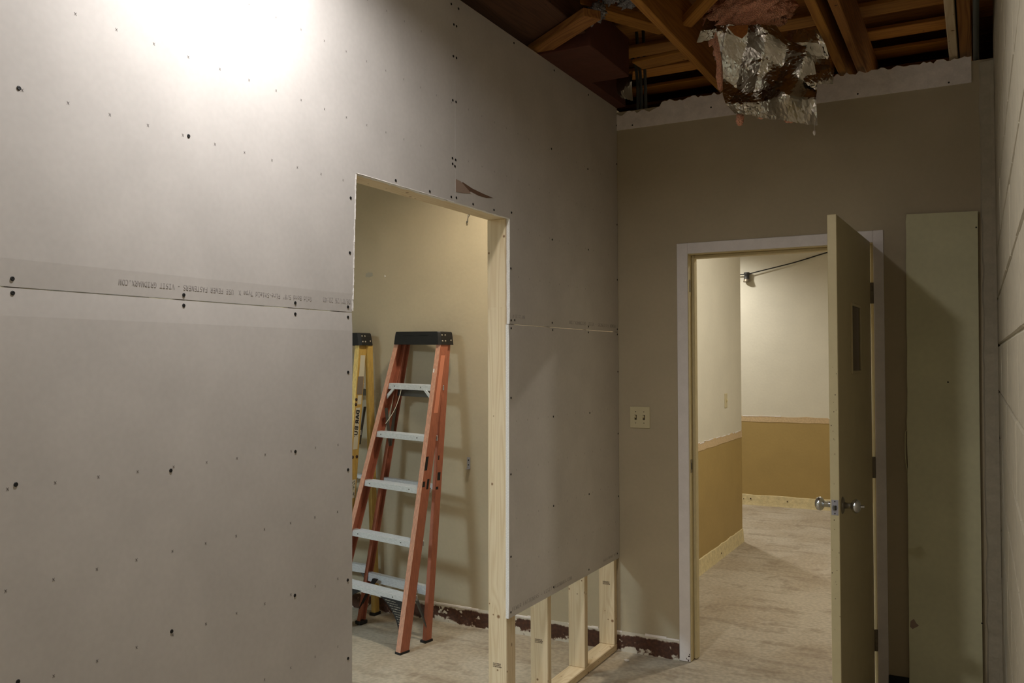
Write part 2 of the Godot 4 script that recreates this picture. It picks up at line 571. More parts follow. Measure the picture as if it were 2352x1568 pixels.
func back_wall():
	var st := begin()
	span(st, Vector3(-4.5, 0, -0.12), Vector3(0.385, 2.915, 0.0), 0.0)
	span(st, Vector3(1.293, 0, -0.12), Vector3(2.0, 2.915, 0.0), 0.0)
	span(st, Vector3(0.385, 2.125, -0.12), Vector3(1.293, 2.915, 0.0), 0.0)
	var w := wall("wall_back", st, M.khaki_paint, "khaki painted back wall with a doorway, running on behind the open studs")
	# ragged unpainted strip where the old ceiling met the wall
	var r := rnd(5)
	var n := noise(7.0, 8, 4)
	var pts := PackedVector2Array()
	pts.append(Vector2(0.0, 2.816))
	pts.append(Vector2(1.712, 2.817))
	var x := 1.712
	while x > 0.0:
		var env_y := 2.935 if x > 0.25 else 2.905
		pts.append(Vector2(x, env_y + n.get_noise_1d(x * 3.0) * 0.02 + r.randf_range(-0.004, 0.004)))
		x -= 0.014
	pts.append(Vector2(0.0, 2.9))
	st = begin()
	extrude(st, pts, Transform3D(), -0.002, 0.006)
	var s := solid("plaster_strip", st, M.plaster, w)
	s.set_meta("label", "ragged whitish strip along the top edge")
	st = begin()
	for q in [Vector2(0.09, 2.833), Vector2(0.52, 2.87), Vector2(1.23, 2.835), Vector2(1.62, 2.83), Vector2(0.86, 2.85)]:
		lathe(st, [Vector2(0.0, 0.0015), Vector2(0.0045, 0.0)], Transform3D(Basis(Vector3.RIGHT, PI / 2), Vector3(q.x, q.y, 0.0062)), 8)
	bits("nail_head", st, M.screw_black, w)
	# rough mortar edge in the corner beside the block wall
	st = begin()
	var prev := []
	for i in 60:
		var y := 2.9 * i / 59.0
		var e := 1.742 + n.get_noise_1d(y * 2.0 + 40.0) * 0.008
		var d := 0.012 + n.get_noise_1d(y * 3.0 + 90.0) * 0.006
		var cur := [Vector3(e, y, 0.0), Vector3(e + 0.006, y, d), Vector3(1.785, y, d + 0.008), Vector3(1.80, y, 0.03)]
		if i > 0:
			for k in 3:
				face(st, [prev[k], prev[k + 1], cur[k + 1], cur[k]], Vector3(-0.3, 0, 1))
		prev = cur
	s = solid("mortar_edge", st, M.block_paint, w)
	# stripped base along the wall, seen through the studs and beside the door frame
	st = SurfaceTool.new()
	st.begin(Mesh.PRIMITIVE_TRIANGLES)
	st.set_smooth_group(-1)
	var x0 := -3.4
	var x1 := 0.33
	var q4 := [[Vector3(x0, 0.0, 0.005), Vector2(0, 1)], [Vector3(x1, 0.0, 0.005), Vector2(1, 1)], [Vector3(x1, 0.107, 0.004), Vector2(1, 0)], [Vector3(x0, 0.107, 0.004), Vector2(0, 0)]]
	for k in [0, 2, 1, 0, 3, 2]:
		st.set_uv(q4[k][1])
		st.add_vertex(q4[k][0])
	for e in [[Vector3(x0, 0.107, 0.004), Vector3(x1, 0.107, 0.004), Vector3(x1, 0.107, 0.0), Vector3(x0, 0.107, 0.0), Vector3.UP], [Vector3(x1, 0, 0.005), Vector3(x1, 0, 0), Vector3(x1, 0.107, 0), Vector3(x1, 0.107, 0.004), Vector3.RIGHT]]:
		st.set_uv(Vector2(0.5, 0.03))
		face(st, [e[0], e[1], e[2], e[3]], e[4])
	var b := solid("baseboard_back", st, M.glue)
	b.set_meta("kind", "structure")
	b.set_meta("label", "stripped base with brown glue and flaking white paint along the khaki wall")
	b.set_meta("category", "baseboard")
	# ragged lip of torn paint above the glue
	st = begin()
	var rr := rnd(17)
	var px := x0
	while px < x1 - 0.02:
		var len := rr.randf_range(0.03, 0.16)
		var e2: float = min(px + len, x1)
		if rr.randf() < 0.8:
			span(st, Vector3(px, 0.1, 0.0), Vector3(e2, 0.107 + rr.randf_range(0.0, 0.007), 0.006), 0.001)
		px = e2
	bits("paint_lip", st, M.plaster, b)
	st = begin()
	span(st, Vector3(1.335, 0.0, 0.0), Vector3(1.80, 0.094, 0.013), 0.003)
	span(st, Vector3(1.335, 0.0, 0.0), Vector3(1.80, 0.015, 0.024), 0.004)
	b = wall("baseboard_right", st, M.cove_black, "black cove base between the door frame and the block wall", "baseboard")

# ------------------------------------------------------------------ the partition
func stud(parent: Node, z: float, y0: float, y1: float, k: int, called := "stud") -> MeshInstance3D:
	var st := begin()
	box(st, Vector3(0.089, y1 - y0, 0.038), Transform3D(), 0.003)
	var o := solid(called, st, M["pine_%d" % (k % 6)], parent)
	o.position = Vector3(-0.0605, (y0 + y1) / 2, z)
	return o

func flat_lumber(parent: Node, called: String, y: float, z0: float, z1: float, k: int) -> MeshInstance3D:
	var st := begin()
	box(st, Vector3(0.089, z1 - z0, 0.038), Transform3D(), 0.003)
	var o := solid(called, st, M["pine_%d" % (k % 6)], parent)
	o.position = Vector3(-0.0605, y, (z0 + z1) / 2)
	o.rotation.x = PI / 2
	return o

# a plasterboard sheet: outline in (z, y), front face at x = 0 with tapered factory edges at the given heights
func sheet(parent: Node, outline: PackedVector2Array, tapers: Array) -> MeshInstance3D:
	var depth := func(y: float) -> float:
		var d := 0.0
		for t in tapers:
			var k: float = clampf(1.0 - absf(y - t) / 0.058, 0.0, 1.0)
			d = minf(d, -0.0022 * k)
		return d
	var st := begin()
	var ys := [-1.0]
	for t in tapers:
		ys.append(t - 0.058)
		ys.append(t + 0.058)
	ys.append(9.0)
	ys.sort()
	var dense := PackedVector2Array()
	for i in outline.size():
		var a := outline[i]
		var b := outline[(i + 1) % outline.size()]
		dense.append(a)
		var cuts := []
		for y in ys:
			if (a.y - y) * (b.y - y) < 0.0:
				cuts.append((y - a.y) / (b.y - a.y))
		cuts.sort()
		for t in cuts:
			dense.append(a.lerp(b, t))
	for i in ys.size() - 1:
		var band := PackedVector2Array([Vector2(-2, ys[i]), Vector2(12, ys[i]), Vector2(12, ys[i + 1]), Vector2(-2, ys[i + 1])])
		for piece in Geometry2D.intersect_polygons(outline, band):
			var idx := Geometry2D.triangulate_polygon(piece)
			for k in range(0, idx.size(), 3):
				var p := []
				for j in 3:
					var q: Vector2 = piece[idx[k + j]]
					p.append(Vector3(depth.call(q.y), q.y, q.x))
				tri(st, p[0], p[1], p[2], Vector3.RIGHT)
	var back := Geometry2D.triangulate_polygon(outline)
	for k in range(0, back.size(), 3):
		var p := []
		for j in 3:
			var q: Vector2 = outline[back[k + j]]
			p.append(Vector3(-0.0158, q.y, q.x))
		tri(st, p[0], p[1], p[2], Vector3.LEFT)
	st.generate_normals()
	var mesh: ArrayMesh = st.commit()
	mesh.surface_set_material(0, M.paper)
	st = begin()
	var cw := Geometry2D.is_polygon_clockwise(outline)
	for i in dense.size():
		var a := dense[i]
		var b := dense[(i + 1) % dense.size()]
		var d := b - a
		var n := Vector2(d.y, -d.x) * (-1.0 if cw else 1.0)
		face(st, [Vector3(depth.call(a.y), a.y, a.x), Vector3(depth.call(b.y), b.y, b.x), Vector3(-0.0158, b.y, b.x), Vector3(-0.0158, a.y, a.x)], Vector3(0, n.y, n.x))
	st.generate_normals()
	st.commit(mesh)
	mesh.surface_set_material(1, M.gypsum)
	return obj("drywall_sheet", mesh, null, parent)

func screws(parent: Node, where: Array, tapers: Array):
	if not M.has("screw_mesh"):
		var st := begin(true)
		lathe(st, [Vector2(0.0, 0.0006), Vector2(0.0022, 0.0004), Vector2(0.0042, 0.0011), Vector2(0.005, -0.0004)], Transform3D(Basis(Vector3.BACK, -PI / 2), Vector3.ZERO), 10)
		M.screw_mesh = done(st)
	for w in where:
		var d := 0.0
		for t in tapers:
			d = minf(d, -0.0022 * clampf(1.0 - absf(w.y - t) / 0.058, 0.0, 1.0))
		var o := obj("screw", M.screw_mesh, M.screw_black, parent)
		o.position = Vector3(d + 0.0004, w.y, w.x)

# the small printed crosses that mark the fixing grid on the paper
func marks(parent: Node, rows: Array):
	var st := begin()
	for r in rows:
		var z: float = r[1]
		while z <= r[2] + 0.001:
			for a in [0.9, -0.9]:
				var u := Vector3(0, sin(a), cos(a)) * 0.0042
				var v := Vector3(0, cos(a), -sin(a)) * 0.0008
				var c := Vector3(0.0003, r[0], z)
				face(st, [c - u - v, c + u - v, c + u + v, c - u + v], Vector3.RIGHT)
			z += 0.1026
	bits("printed_marks", st, M.paper_ink, parent)

func lettering(parent: Node, text: String, at: Vector3, width: float, height: float, basis: Basis, mat: Material, called := "printed_lettering", mono := true, bold := false) -> MeshInstance3D:
	var t := TextMesh.new()
	var f := SystemFont.new()
	f.font_names = PackedStringArray(["Droid Sans Mono" if mono else "Droid Sans"])
	if bold:
		f.font_weight = 700
	t.font = f
	t.text = text
	t.font_size = 32
	t.pixel_size = 0.01
	t.depth = 0.02
	t.curve_step = 2.0
	var size := t.get_aabb().size
	var o := MeshInstance3D.new()
	o.name = numbered(called, parent)
	o.mesh = t
	t.material = mat
	parent.add_child(o)
	o.transform = Transform3D(basis * Basis.from_scale(Vector3(width / size.x, height / size.y, 0.02)), at)
	return o

func jag(a: Vector2, b: Vector2, step: float, amount: float, seed_: int) -> Array:
	var r := rnd(seed_)
	var out := []
	var n := int(a.distance_to(b) / step)
	var side := (b - a).orthogonal().normalized()
	for i in range(1, n):
		out.append(a.lerp(b, float(i) / n) + side * r.randf_range(-amount, amount))
	return out

func crumbs(parent: Node, a: Vector2, b: Vector2, wide: float, seed_: int):
	var r := rnd(seed_)
	var st := begin()
	var n := int(a.distance_to(b) / 0.009)
	var along := (b - a) / n
	var side := (b - a).orthogonal().normalized()
	var prev_o := wide * 0.6
	for i in n:
		var p := a + along * i
		var q := a + along * (i + 1)
		var o := wide * r.randf_range(0.35, 1.3)
		var h := r.randf_range(0.0006, 0.002)
		var p0 := Vector3(h, p.y, p.x)
		var q0 := Vector3(h, q.y, q.x)
		var pi := p + side * prev_o
		var qi := q + side * o
		face(st, [p0, q0, Vector3(0.0002, qi.y, qi.x), Vector3(0.0002, pi.y, pi.x)], Vector3.RIGHT)
		face(st, [p0, q0, Vector3(-0.003, q.y, q.x), Vector3(-0.003, p.y, p.x)], Vector3(0, -side.y, -side.x))
		prev_o = o
	bits("gypsum_crumbs", st, M.gypsum, parent)

func partition():
	var w := structure("wall_left", "unfinished stud partition with grey plasterboard sheets and a cut doorway", "wall")
	var seam := 1.7165
	# framing
	var n := 0
	for z in [0.022, 0.421, 0.841]:
		stud(w, z, 0.038, 2.875, n)
		n += 1
	stud(w, 1.231, 0.038, 2.16, 3, "jamb_stud")
	stud(w, 1.192, 0.038, 2.875, 4, "jamb_stud")
	stud(w, 2.31, 0.038, 2.16, 1, "jamb_stud")
	stud(w, 2.349, 0.038, 2.875, 2, "jamb_stud")
	stud(w, 1.672, 2.238, 2.875, 5, "cripple_stud")
	for z in [2.541, 2.94, 3.366]:
		stud(w, z, 0.038, 2.875, n)
		n += 1
	flat_lumber(w, "bottom_plate", 0.019, 0.0, 1.25, 2)
	flat_lumber(w, "bottom_plate", 0.019, 2.291, 5.9, 4)
	flat_lumber(w, "top_plate", 2.894, 0.0, 5.9, 1)
	flat_lumber(w, "header", 2.179, 1.211, 2.33, 5)
	flat_lumber(w, "header", 2.218, 1.211, 2.33, 3)
	# stamped grading marks near the foot of the studs and on the plate
	for q in [[1.2502, 0.30, 5], [0.8602, 0.29, 6], [0.0412, 0.37, 7]]:
		var st := begin()
		var r := rnd(q[2])
		for row in 3:
			var x := -0.082
			while x < -0.045:
				var l := r.randf_range(0.002, 0.006)
				span(st, Vector3(x, q[1] - row * 0.0065, q[0]), Vector3(x + l, q[1] - row * 0.0065 + 0.0042, q[0] + 0.0004), 0.0)
				x += l + r.randf_range(0.001, 0.002)
		bits("grade_stamp", st, M.stamp_ink, w)
	# sheet below the seam, left of the opening
	var o := PackedVector2Array([Vector2(2.284, 0.498), Vector2(2.284, seam - 0.0012), Vector2(5.94, seam - 0.0012), Vector2(5.94, 0.498)])
	var s := sheet(w, o, [seam, 0.498])
	screws(s, [Vector2(3.362, 1.317), Vector2(2.977, 1.302), Vector2(2.541, 1.307), Vector2(2.305, 1.53), Vector2(2.305, 1.229), Vector2(2.306, 0.89), Vector2(2.542, 0.899), Vector2(2.972, 0.915), Vector2(3.354, 0.918), Vector2(2.304, 0.65), Vector2(3.371, 1.705), Vector2(2.939, 1.703), Vector2(2.541, 1.7), Vector2(2.304, 1.701)], [seam, 0.498])
	marks(s, [[1.31, 2.353, 3.8], [1.107, 2.355, 3.8], [0.905, 2.353, 3.8], [0.7, 2.353, 3.8]])
	# big upper sheet, notched round the opening
	var pts := [Vector2(5.3, seam + 0.0012), Vector2(2.284, seam + 0.0012)]
	pts.append_array(jag(Vector2(2.284, seam + 0.0012), Vector2(2.265, 2.156), 0.012, 0.0022, 3))
	pts.append(Vector2(2.265, 2.156))
	pts.append_array(jag(Vector2(2.265, 2.156), Vector2(1.6744, 2.157), 0.015, 0.0018, 4))
	pts.append_array([Vector2(1.6744, 2.157), Vector2(1.6744, 2.937), Vector2(5.3, 2.937)])
	s = sheet(w, PackedVector2Array(pts), [seam])
	screws(s, [Vector2(3.363, 2.125), Vector2(2.928, 2.125), Vector2(2.293, 2.074), Vector2(2.297, 1.902), Vector2(3.372, 1.734), Vector2(2.939, 1.729), Vector2(2.541, 1.732), Vector2(2.304, 1.733), Vector2(1.7, 2.899), Vector2(1.682, 2.828), Vector2(1.686, 2.707), Vector2(1.691, 2.539), Vector2(2.054, 2.172), Vector2(1.847, 2.17), Vector2(1.703, 2.174), Vector2(1.694, 2.321), Vector2(1.693, 2.3)], [seam])
	marks(s, [[2.322, 1.904, 3.8], [2.123, 2.33, 3.8], [2.528, 1.7, 3.8], [2.73, 1.9, 3.8]])
	var turn := Basis(Vector3.UP, PI / 2) * Basis(Vector3.BACK, PI)
	lettering(s, "Gold Bond 5/8\" Fire-Shield Type X  USE FEWER FASTENERS - VISIT GRIDMARX.COM", Vector3(-0.0009, 1.7475, 2.798), 0.652, 0.0165, turn, M.text_ink, "printed_lettering", true, true)
	lettering(s, "06/01/26 20:40", Vector3(-0.0008, 1.75, 2.357), 0.128, 0.0145, turn, M.text_ink, "printed_lettering", true, true)
	crumbs(s, Vector2(2.281, seam + 0.004), Vector2(2.265, 2.154), 0.006, 21)
	crumbs(s, Vector2(1.68, 2.158), Vector2(2.262, 2.157), -0.0022, 22)
	# upper sheet in the corner
	pts = [Vector2(0.004, seam + 0.0012), Vector2(0.004, 2.937), Vector2(1.6735, 2.937), Vector2(1.6735, 2.158)]
	pts.append_array(jag(Vector2(1.6735, 2.158), Vector2(1.244, 2.158), 0.02, 0.0012, 5))
	pts.append(Vector2(1.244, 2.158))
	pts.append_array(jag(Vector2(1.244, 2.158), Vector2(1.2445, seam + 0.0012), 0.02, 0.001, 6))
	pts.append(Vector2(1.2445, seam + 0.0012))
	s = sheet(w, PackedVector2Array(pts), [seam])
	screws(s, [Vector2(1.648, 2.9), Vector2(1.663, 2.828), Vector2(1.664, 2.707), Vector2(1.668, 2.539), Vector2(1.667, 2.177), Vector2(1.544, 2.172), Vector2(1.378, 2.174), Vector2(1.227, 2.186), Vector2(1.672, 2.319), Vector2(1.677, 2.294), Vector2(1.231, 1.733), Vector2(1.199, 1.735), Vector2(0.831, 1.737), Vector2(0.409, 1.733), Vector2(0.012, 1.732), Vector2(1.2, 2.913), Vector2(0.802, 2.912), Vector2(0.398, 2.906), Vector2(0.835, 2.539), Vector2(0.41, 2.527), Vector2(0.012, 2.842), Vector2(0.012, 2.631), Vector2(0.012, 2.3), Vector2(0.012, 2.0), Vector2(0.83, 2.12), Vector2(0.41, 2.12), Vector2(1.235, 1.95)], [seam])
	marks(s, [[2.533, 0.14, 1.6], [2.332, 0.14, 1.6], [2.123, 0.14, 1.2], [1.92, 0.14, 1.2]])
	lettering(s, "MAY 22 20:41", Vector3(-0.0008, 1.752, 1.165), 0.11, 0.0145, turn, M.text_ink, "printed_lettering", true, true)
	lettering(s, "FEWER FASTENERS - VISIT GRIDMARX.COM", Vector3(-0.0009, 1.7475, 0.34), 0.6, 0.0165, turn, M.text_ink, "printed_lettering", true, true)
	# torn paper over the doorway: bare brown core and a paler shred
	var st := begin()
	extrude(st, PackedVector2Array([Vector2(-1.664, 2.222), Vector2(-1.62, 2.244), Vector2(-1.55, 2.232), Vector2(-1.47, 2.226), Vector2(-1.385, 2.222), Vector2(-1.44, 2.213), Vector2(-1.5, 2.212), Vector2(-1.56, 2.218), Vector2(-1.62, 2.21), Vector2(-1.66, 2.2)]), Transform3D(Basis(Vector3.UP, PI / 2), Vector3.ZERO), 0.0001, 0.0006)
	var tp := solid("torn_paper", st, M.torn_brown, s)
	st = begin()
	extrude(st, PackedVector2Array([Vector2(-1.671, 2.199), Vector2(-1.671, 2.247), Vector2(-1.635, 2.244), Vector2(-1.58, 2.221), Vector2(-1.56, 2.211), Vector2(-1.62, 2.203)]), Transform3D(Basis(Vector3.UP, PI / 2), Vector3.ZERO), 0.0004, 0.0011)
	solid("paper_shred", st, M.torn_pale, s)
	# lower sheet right of the opening, held off the floor
	s = sheet(w, PackedVector2Array([Vector2(1.2515, seam - 0.0012), Vector2(0.004, seam - 0.0012), Vector2(0.004, 0.498), Vector2(1.2595, 0.498)]), [seam, 0.498])
	screws(s, [Vector2(1.231, 1.7), Vector2(0.827, 1.704), Vector2(0.41, 1.704), Vector2(0.012, 1.704), Vector2(1.237, 1.409), Vector2(1.24, 1.091), Vector2(1.242, 0.75), Vector2(1.242, 0.521), Vector2(0.826, 1.307), Vector2(0.401, 1.301), Vector2(0.828, 0.899), Vector2(0.415, 0.897), Vector2(0.012, 1.502), Vector2(0.015, 1.168), Vector2(0.013, 0.831), Vector2(0.42, 0.523), Vector2(0.032, 0.527), Vector2(0.829, 0.53)], [seam, 0.498])
	marks(s, [[1.308, 0.06, 1.22], [1.104, 0.06, 1.22], [0.9, 0.06, 1.22], [0.7, 0.06, 1.22]])
	var upright := Basis(Vector3.UP, PI / 2)
	lettering(s, "FEWER FASTENERS - VISIT GRIDMARX.COM", Vector3(-0.0009, 0.529, 0.93), 0.6, 0.0165, upright, M.text_ink, "printed_lettering", true, true)
	lettering(s, "Gold Bond 5/8\"", Vector3(-0.0009, 0.529, 0.13), 0.2, 0.0165, upright, M.text_ink, "printed_lettering", true, true)

# ------------------------------------------------------------------ the corridor past the door
func dado_wall(called: String, a: Vector3, b: Vector3, axis: int, face_at: float, out: float, label: String):
	# a wall slab from a to b, cream above and tan below a torn chair-rail scar; axis is the wall's normal
	var w := structure(called, label, "wall")
	var st := begin()
	var hi_a := a
	hi_a.y = 0.925
	span(st, hi_a, b, 0.0)
	var up := solid("upper_paint", st, M.cream_paint, w)
	st = begin()
	var lo_b := b
	lo_b.y = 0.925
	span(st, a, lo_b, 0.0)
	solid("lower_paint", st, M.tan_paint, w)
	var u := 2 if axis == 0 else 0
	var u0: float = min(a[u], b[u])
	var u1: float = max(a[u], b[u])
	var n := noise(4.0, 71 + axis, 4)
	var pts := PackedVector2Array()
	var x := u0
	while x <= u1 + 0.0001:
		pts.append(Vector2(x, 0.897 + n.get_noise_1d(x) * 0.006))
		x += (u1 - u0) / 70.0
	x = u1
	while x >= u0 - 0.0001:
		pts.append(Vector2(x, 0.954 + n.get_noise_1d(x + 30.0) * 0.012))
		x -= (u1 - u0) / 70.0
	var xf := Transform3D(Basis(), Vector3(0, 0, face_at)) if axis == 2 else Transform3D(Basis(Vector3(0, 0, 1), Vector3(0, 1, 0), Vector3(1, 0, 0)), Vector3(face_at, 0, 0))
	st = begin()
	extrude(st, pts, xf, -0.002 * out, 0.003 * out)
	var sc := solid("rail_scar", st, M.rail_scar, w)
	st = begin()
	var r := rnd(50 + axis)
	x = u0
	while x < u1:
		var l := r.randf_range(0.02, 0.11)
		if r.randf() < 0.55:
			var p := Vector3.ZERO
			p[u] = x
			p.y = 0.95 + n.get_noise_1d(x + 30.0) * 0.012
			p[axis] = face_at
			var q := p
			q[u] = min(x + l, u1)
			q.y += r.randf_range(0.004, 0.01)
			q[axis] = face_at + 0.005 * out
			span(st, p, q, 0.0015)
		x += l
	bits("torn_caulk", st, M.frame_paint, w)

func hall_base(called: String, p: Vector3, q: Vector3, axis: int, out: float, label: String):
	var st := begin()
	var u := 2 if axis == 0 else 0
	var n := noise(5.0, 90 + axis, 4)
	var steps := 60
	var prev := []
	for i in steps + 1:
		var c := p.lerp(q, float(i) / steps)
		var h: float = 0.108 + n.get_noise_1d(c[u]) * 0.008
		var t := 0.007 + n.get_noise_1d(c[u] + 50.0) * 0.002
		var o := Vector3.ZERO
		o[axis] = out
		var cur := [c + o * 0.016, c + o * 0.0125 + Vector3(0, 0.02, 0), c + o * t + Vector3(0, h, 0), c + Vector3(0, h + 0.004, 0)]
		if i > 0:
			for k in 3:
				face(st, [prev[k], cur[k], cur[k + 1], prev[k + 1]], o + Vector3(0, 0.3, 0))
		prev = cur
	var b := solid(called, st, M.old_base)
	b.set_meta("kind", "structure")
	b.set_meta("label", label)
	b.set_meta("category", "baseboard")
	st = begin()
	var r := rnd(33 + axis)
	for k in 7:
		var c := p.lerp(q, r.randf_range(0.02, 0.98)) + Vector3(0, r.randf_range(0.03, 0.08), 0)
		c[axis] += out * 0.0125
		var s := Vector3(0.004, r.randf_range(0.006, 0.014), 0.004)
		s[u] = r.randf_range(0.006, 0.02)
		box(st, s, Transform3D(Basis(), c), 0.001)
	bits("chipped_spot", st, M.brown_dirt, b)

func corridor():
	dado_wall("wall_hall_left", Vector3(-0.25, 0, -3.15), Vector3(-0.092, 3.0, -0.12), 0, -0.092, 1.0, "corridor side wall, cream above and tan below, ending at an outside corner")
	dado_wall("wall_hall_end", Vector3(-4.5, 0, -5.3), Vector3(2.1, 3.0, -5.1), 2, -5.1, 1.0, "far corridor wall, cream above and tan below")
	hall_base("baseboard_hall_left", Vector3(-0.092, 0, -3.15), Vector3(-0.092, 0, -0.12), 0, 1.0, "cream chipped base along the corridor side wall")
	hall_base("baseboard_hall_end", Vector3(-4.5, 0, -5.1), Vector3(1.95, 0, -5.1), 2, 1.0, "cream chipped base along the far corridor wall")
	var st := begin()
	span(st, Vector3(1.95, 0, -5.3), Vector3(2.1, 3.0, -0.12), 0.0)
	wall("wall_hall_right", st, M.cream_paint, "cream right wall of the corridor")
	st = begin()
	span(st, Vector3(-4.5, 0, -5.3), Vector3(-4.3, 3.0, -3.0), 0.0)
	wall("wall_passage_end", st, M.cream_paint, "cream end wall of the side passage")
	st = begin()
	span(st, Vector3(-4.5, 0, -3.15), Vector3(-0.25, 3.0, -3.0), 0.0)
	wall("wall_passage_side", st, M.cream_paint, "cream wall of the side passage")
	st = begin()
	span(st, Vector3(-4.5, 2.95, -5.3), Vector3(2.1, 3.05, -1.0), 0.0)
	span(st, Vector3(-0.25, 2.95, -1.0), Vector3(2.1, 3.02, -0.5), 0.0)  # unseen slab, the gap left beside it lets corridor light into the roof
	wall("unseen_ceiling_hall", st, M.plaster, "unseen flat pale ceiling of the corridor, stopped short so light reaches the roof boards", "ceiling")

# ------------------------------------------------------------------ block wall on the right
func block_wall():
	var w := structure("wall_right", "painted concrete block wall along the right edge", "wall")
	var st := begin()
	span(st, Vector3(1.8085, 0, -0.12), Vector3(2.0, 3.7, 6.6), 0.0)
	solid("mortar_bed", st, M.mortar, w)
	var r := rnd(77)
	var pool := []
	for k in 4:
		st = begin()
		box(st, Vector3(0.03, 0.194, 0.398), Transform3D(), 0.004)
		pool.append(done(st))
		st = begin()
		box(st, Vector3(0.03, 0.194, 0.196), Transform3D(), 0.004)
		pool.append(done(st))
	for row in 18:
		var y := 0.1 + row * 0.2032
		var z := 0.0 if row % 2 == 0 else 0.2032
		if row % 2 == 1:
			var hb := obj("block", pool[1], M.block_paint, w)
			hb.position = Vector3(1.8155 + r.randf_range(-0.0008, 0.0008), y, 0.1 + 0.002)
		while z < 4.9:
			var o := obj("block", pool[(row % 4) * 2], M.block_paint, w)
			o.position = Vector3(1.8155 + r.randf_range(-0.001, 0.001), y, z + 0.203)
			o.rotation = Vector3(r.randf_range(-0.002, 0.002), r.randf_range(-0.002, 0.002), r.randf_range(-0.004, 0.004))
			z += 0.4064

# ------------------------------------------------------------------ open roof over the far half of the room
func timber(parent: Node, called: String, a: Vector3, b: Vector3, w: float, d: float, mat: Material, roll := 0.0) -> MeshInstance3D:
	# a stick from a to b (centre line of its underside), w wide and d deep
	var st := begin()
	var l := a.distance_to(b)
	box(st, Vector3(w, l, d), Transform3D(), 0.003)
	var o := solid(called, st, mat, parent)
	var y := (b - a).normalized()
	var x := y.cross(Vector3.UP).normalized()
	var z := x.cross(y)
	var bs := Basis(x, y, z) * Basis(Vector3.UP, roll)
	o.transform = Transform3D(bs, (a + b) / 2 + z * (d / 2 if z.y > 0 else -d / 2))
	return o

func roof():
	var c := structure("ceiling", "open roof framing of dark joists and boards over the far half of the room", "ceiling")
	# deck planks
	var r := rnd(12)
	var z := -2.0
	var k := 0
	while z < 2.6:
		timber(c, "deck_board", Vector3(-0.9, 3.36 + r.randf_range(0, 0.003), z + 0.07), Vector3(2.0, 3.36 + r.randf_range(0, 0.003), z + 0.07), 0.138, 0.02, M["old_wood_%d" % (k % 2 * 2)])
		z += 0.142
		k += 1
	# furring boards with lit front edges
	k = 0
	for bz in [1.2, 0.86, 0.515, 0.165, -0.184, -0.5, -0.84]:
		timber(c, "furring_board", Vector3(-0.9, 3.19, bz - 0.07), Vector3(1.62, 3.19, bz - 0.07), 0.14, 0.02, M["old_wood_%d" % (1 + k % 2 * 2)])
		k += 1
	# joists run away from the camera, bearing on the back wall
	timber(c, "joist", Vector3(0.575, 2.95, -1.6), Vector3(0.575, 2.95, 1.75), 0.038, 0.235, M.old_wood_1)
	timber(c, "joist", Vector3(1.155, 2.945, -1.6), Vector3(1.165, 2.965, 1.75), 0.04, 0.23, M.old_wood_3)
	timber(c, "joist", Vector3(1.245, 2.945, -1.6), Vector3(1.235, 2.985, 1.75), 0.04, 0.22, M.old_wood_2)
	timber(c, "ledger", Vector3(1.64, 2.95, -0.6), Vector3(1.64, 2.95, 1.75), 0.036, 0.2, M.pine_2)
	timber(c, "ledger", Vector3(1.69, 2.96, -0.6), Vector3(1.69, 2.96, 1.75), 0.05, 0.2, M.old_wood_2)
	# bearer along the partition head, primed dark red
	var st := begin()
	span(st, Vector3(-0.12, 2.938, 0.47), Vector3(0.246, 3.13, 0.95), 0.004)
	span(st, Vector3(-0.12, 2.939, 0.0), Vector3(0.05, 3.12, 0.48), 0.004)
	solid("bearer", st, M.red_oxide, c)
	timber(c, "bearer", Vector3(0.05, 2.992, 0.96), Vector3(0.05, 2.992, 1.75), 0.36, 0.2, M.dark_wood)
	# braces
	timber(c, "brace", Vector3(-0.03, 2.951, 0.93), Vector3(0.36, 2.951, 1.20), 0.085, 0.038, M.old_wood_0)
	timber(c, "brace", Vector3(0.13, 3.1, 1.12), Vector3(0.45, 3.1, 0.53), 0.085, 0.038, M.old_wood_1)
	timber(c, "brace", Vector3(0.6, 3.04, 0.70), Vector3(0.86, 3.13, 0.9), 0.06, 0.038, M.old_wood_3)
	timber(c, "blocking", Vector3(0.22, 3.05, 0.28), Vector3(0.56, 3.05, 0.32), 0.12, 0.02, M.old_wood_3)
	# closing sides of the attic
	st = begin()
	span(st, Vector3(-1.0, 2.9, -2.1), Vector3(-0.9, 3.45, 2.7), 0.0)
	span(st, Vector3(-1.0, 2.9, -2.2), Vector3(2.1, 3.45, -2.05), 0.0)
	span(st, Vector3(-1.0, 3.05, 1.95), Vector3(2.1, 3.45, 2.1), 0.0)
	span(st, Vector3(-1.0, 3.40, -2.2), Vector3(2.1, 3.47, 2.7), 0.0)
	solid("attic_lining", st, M.old_wood_2, c)

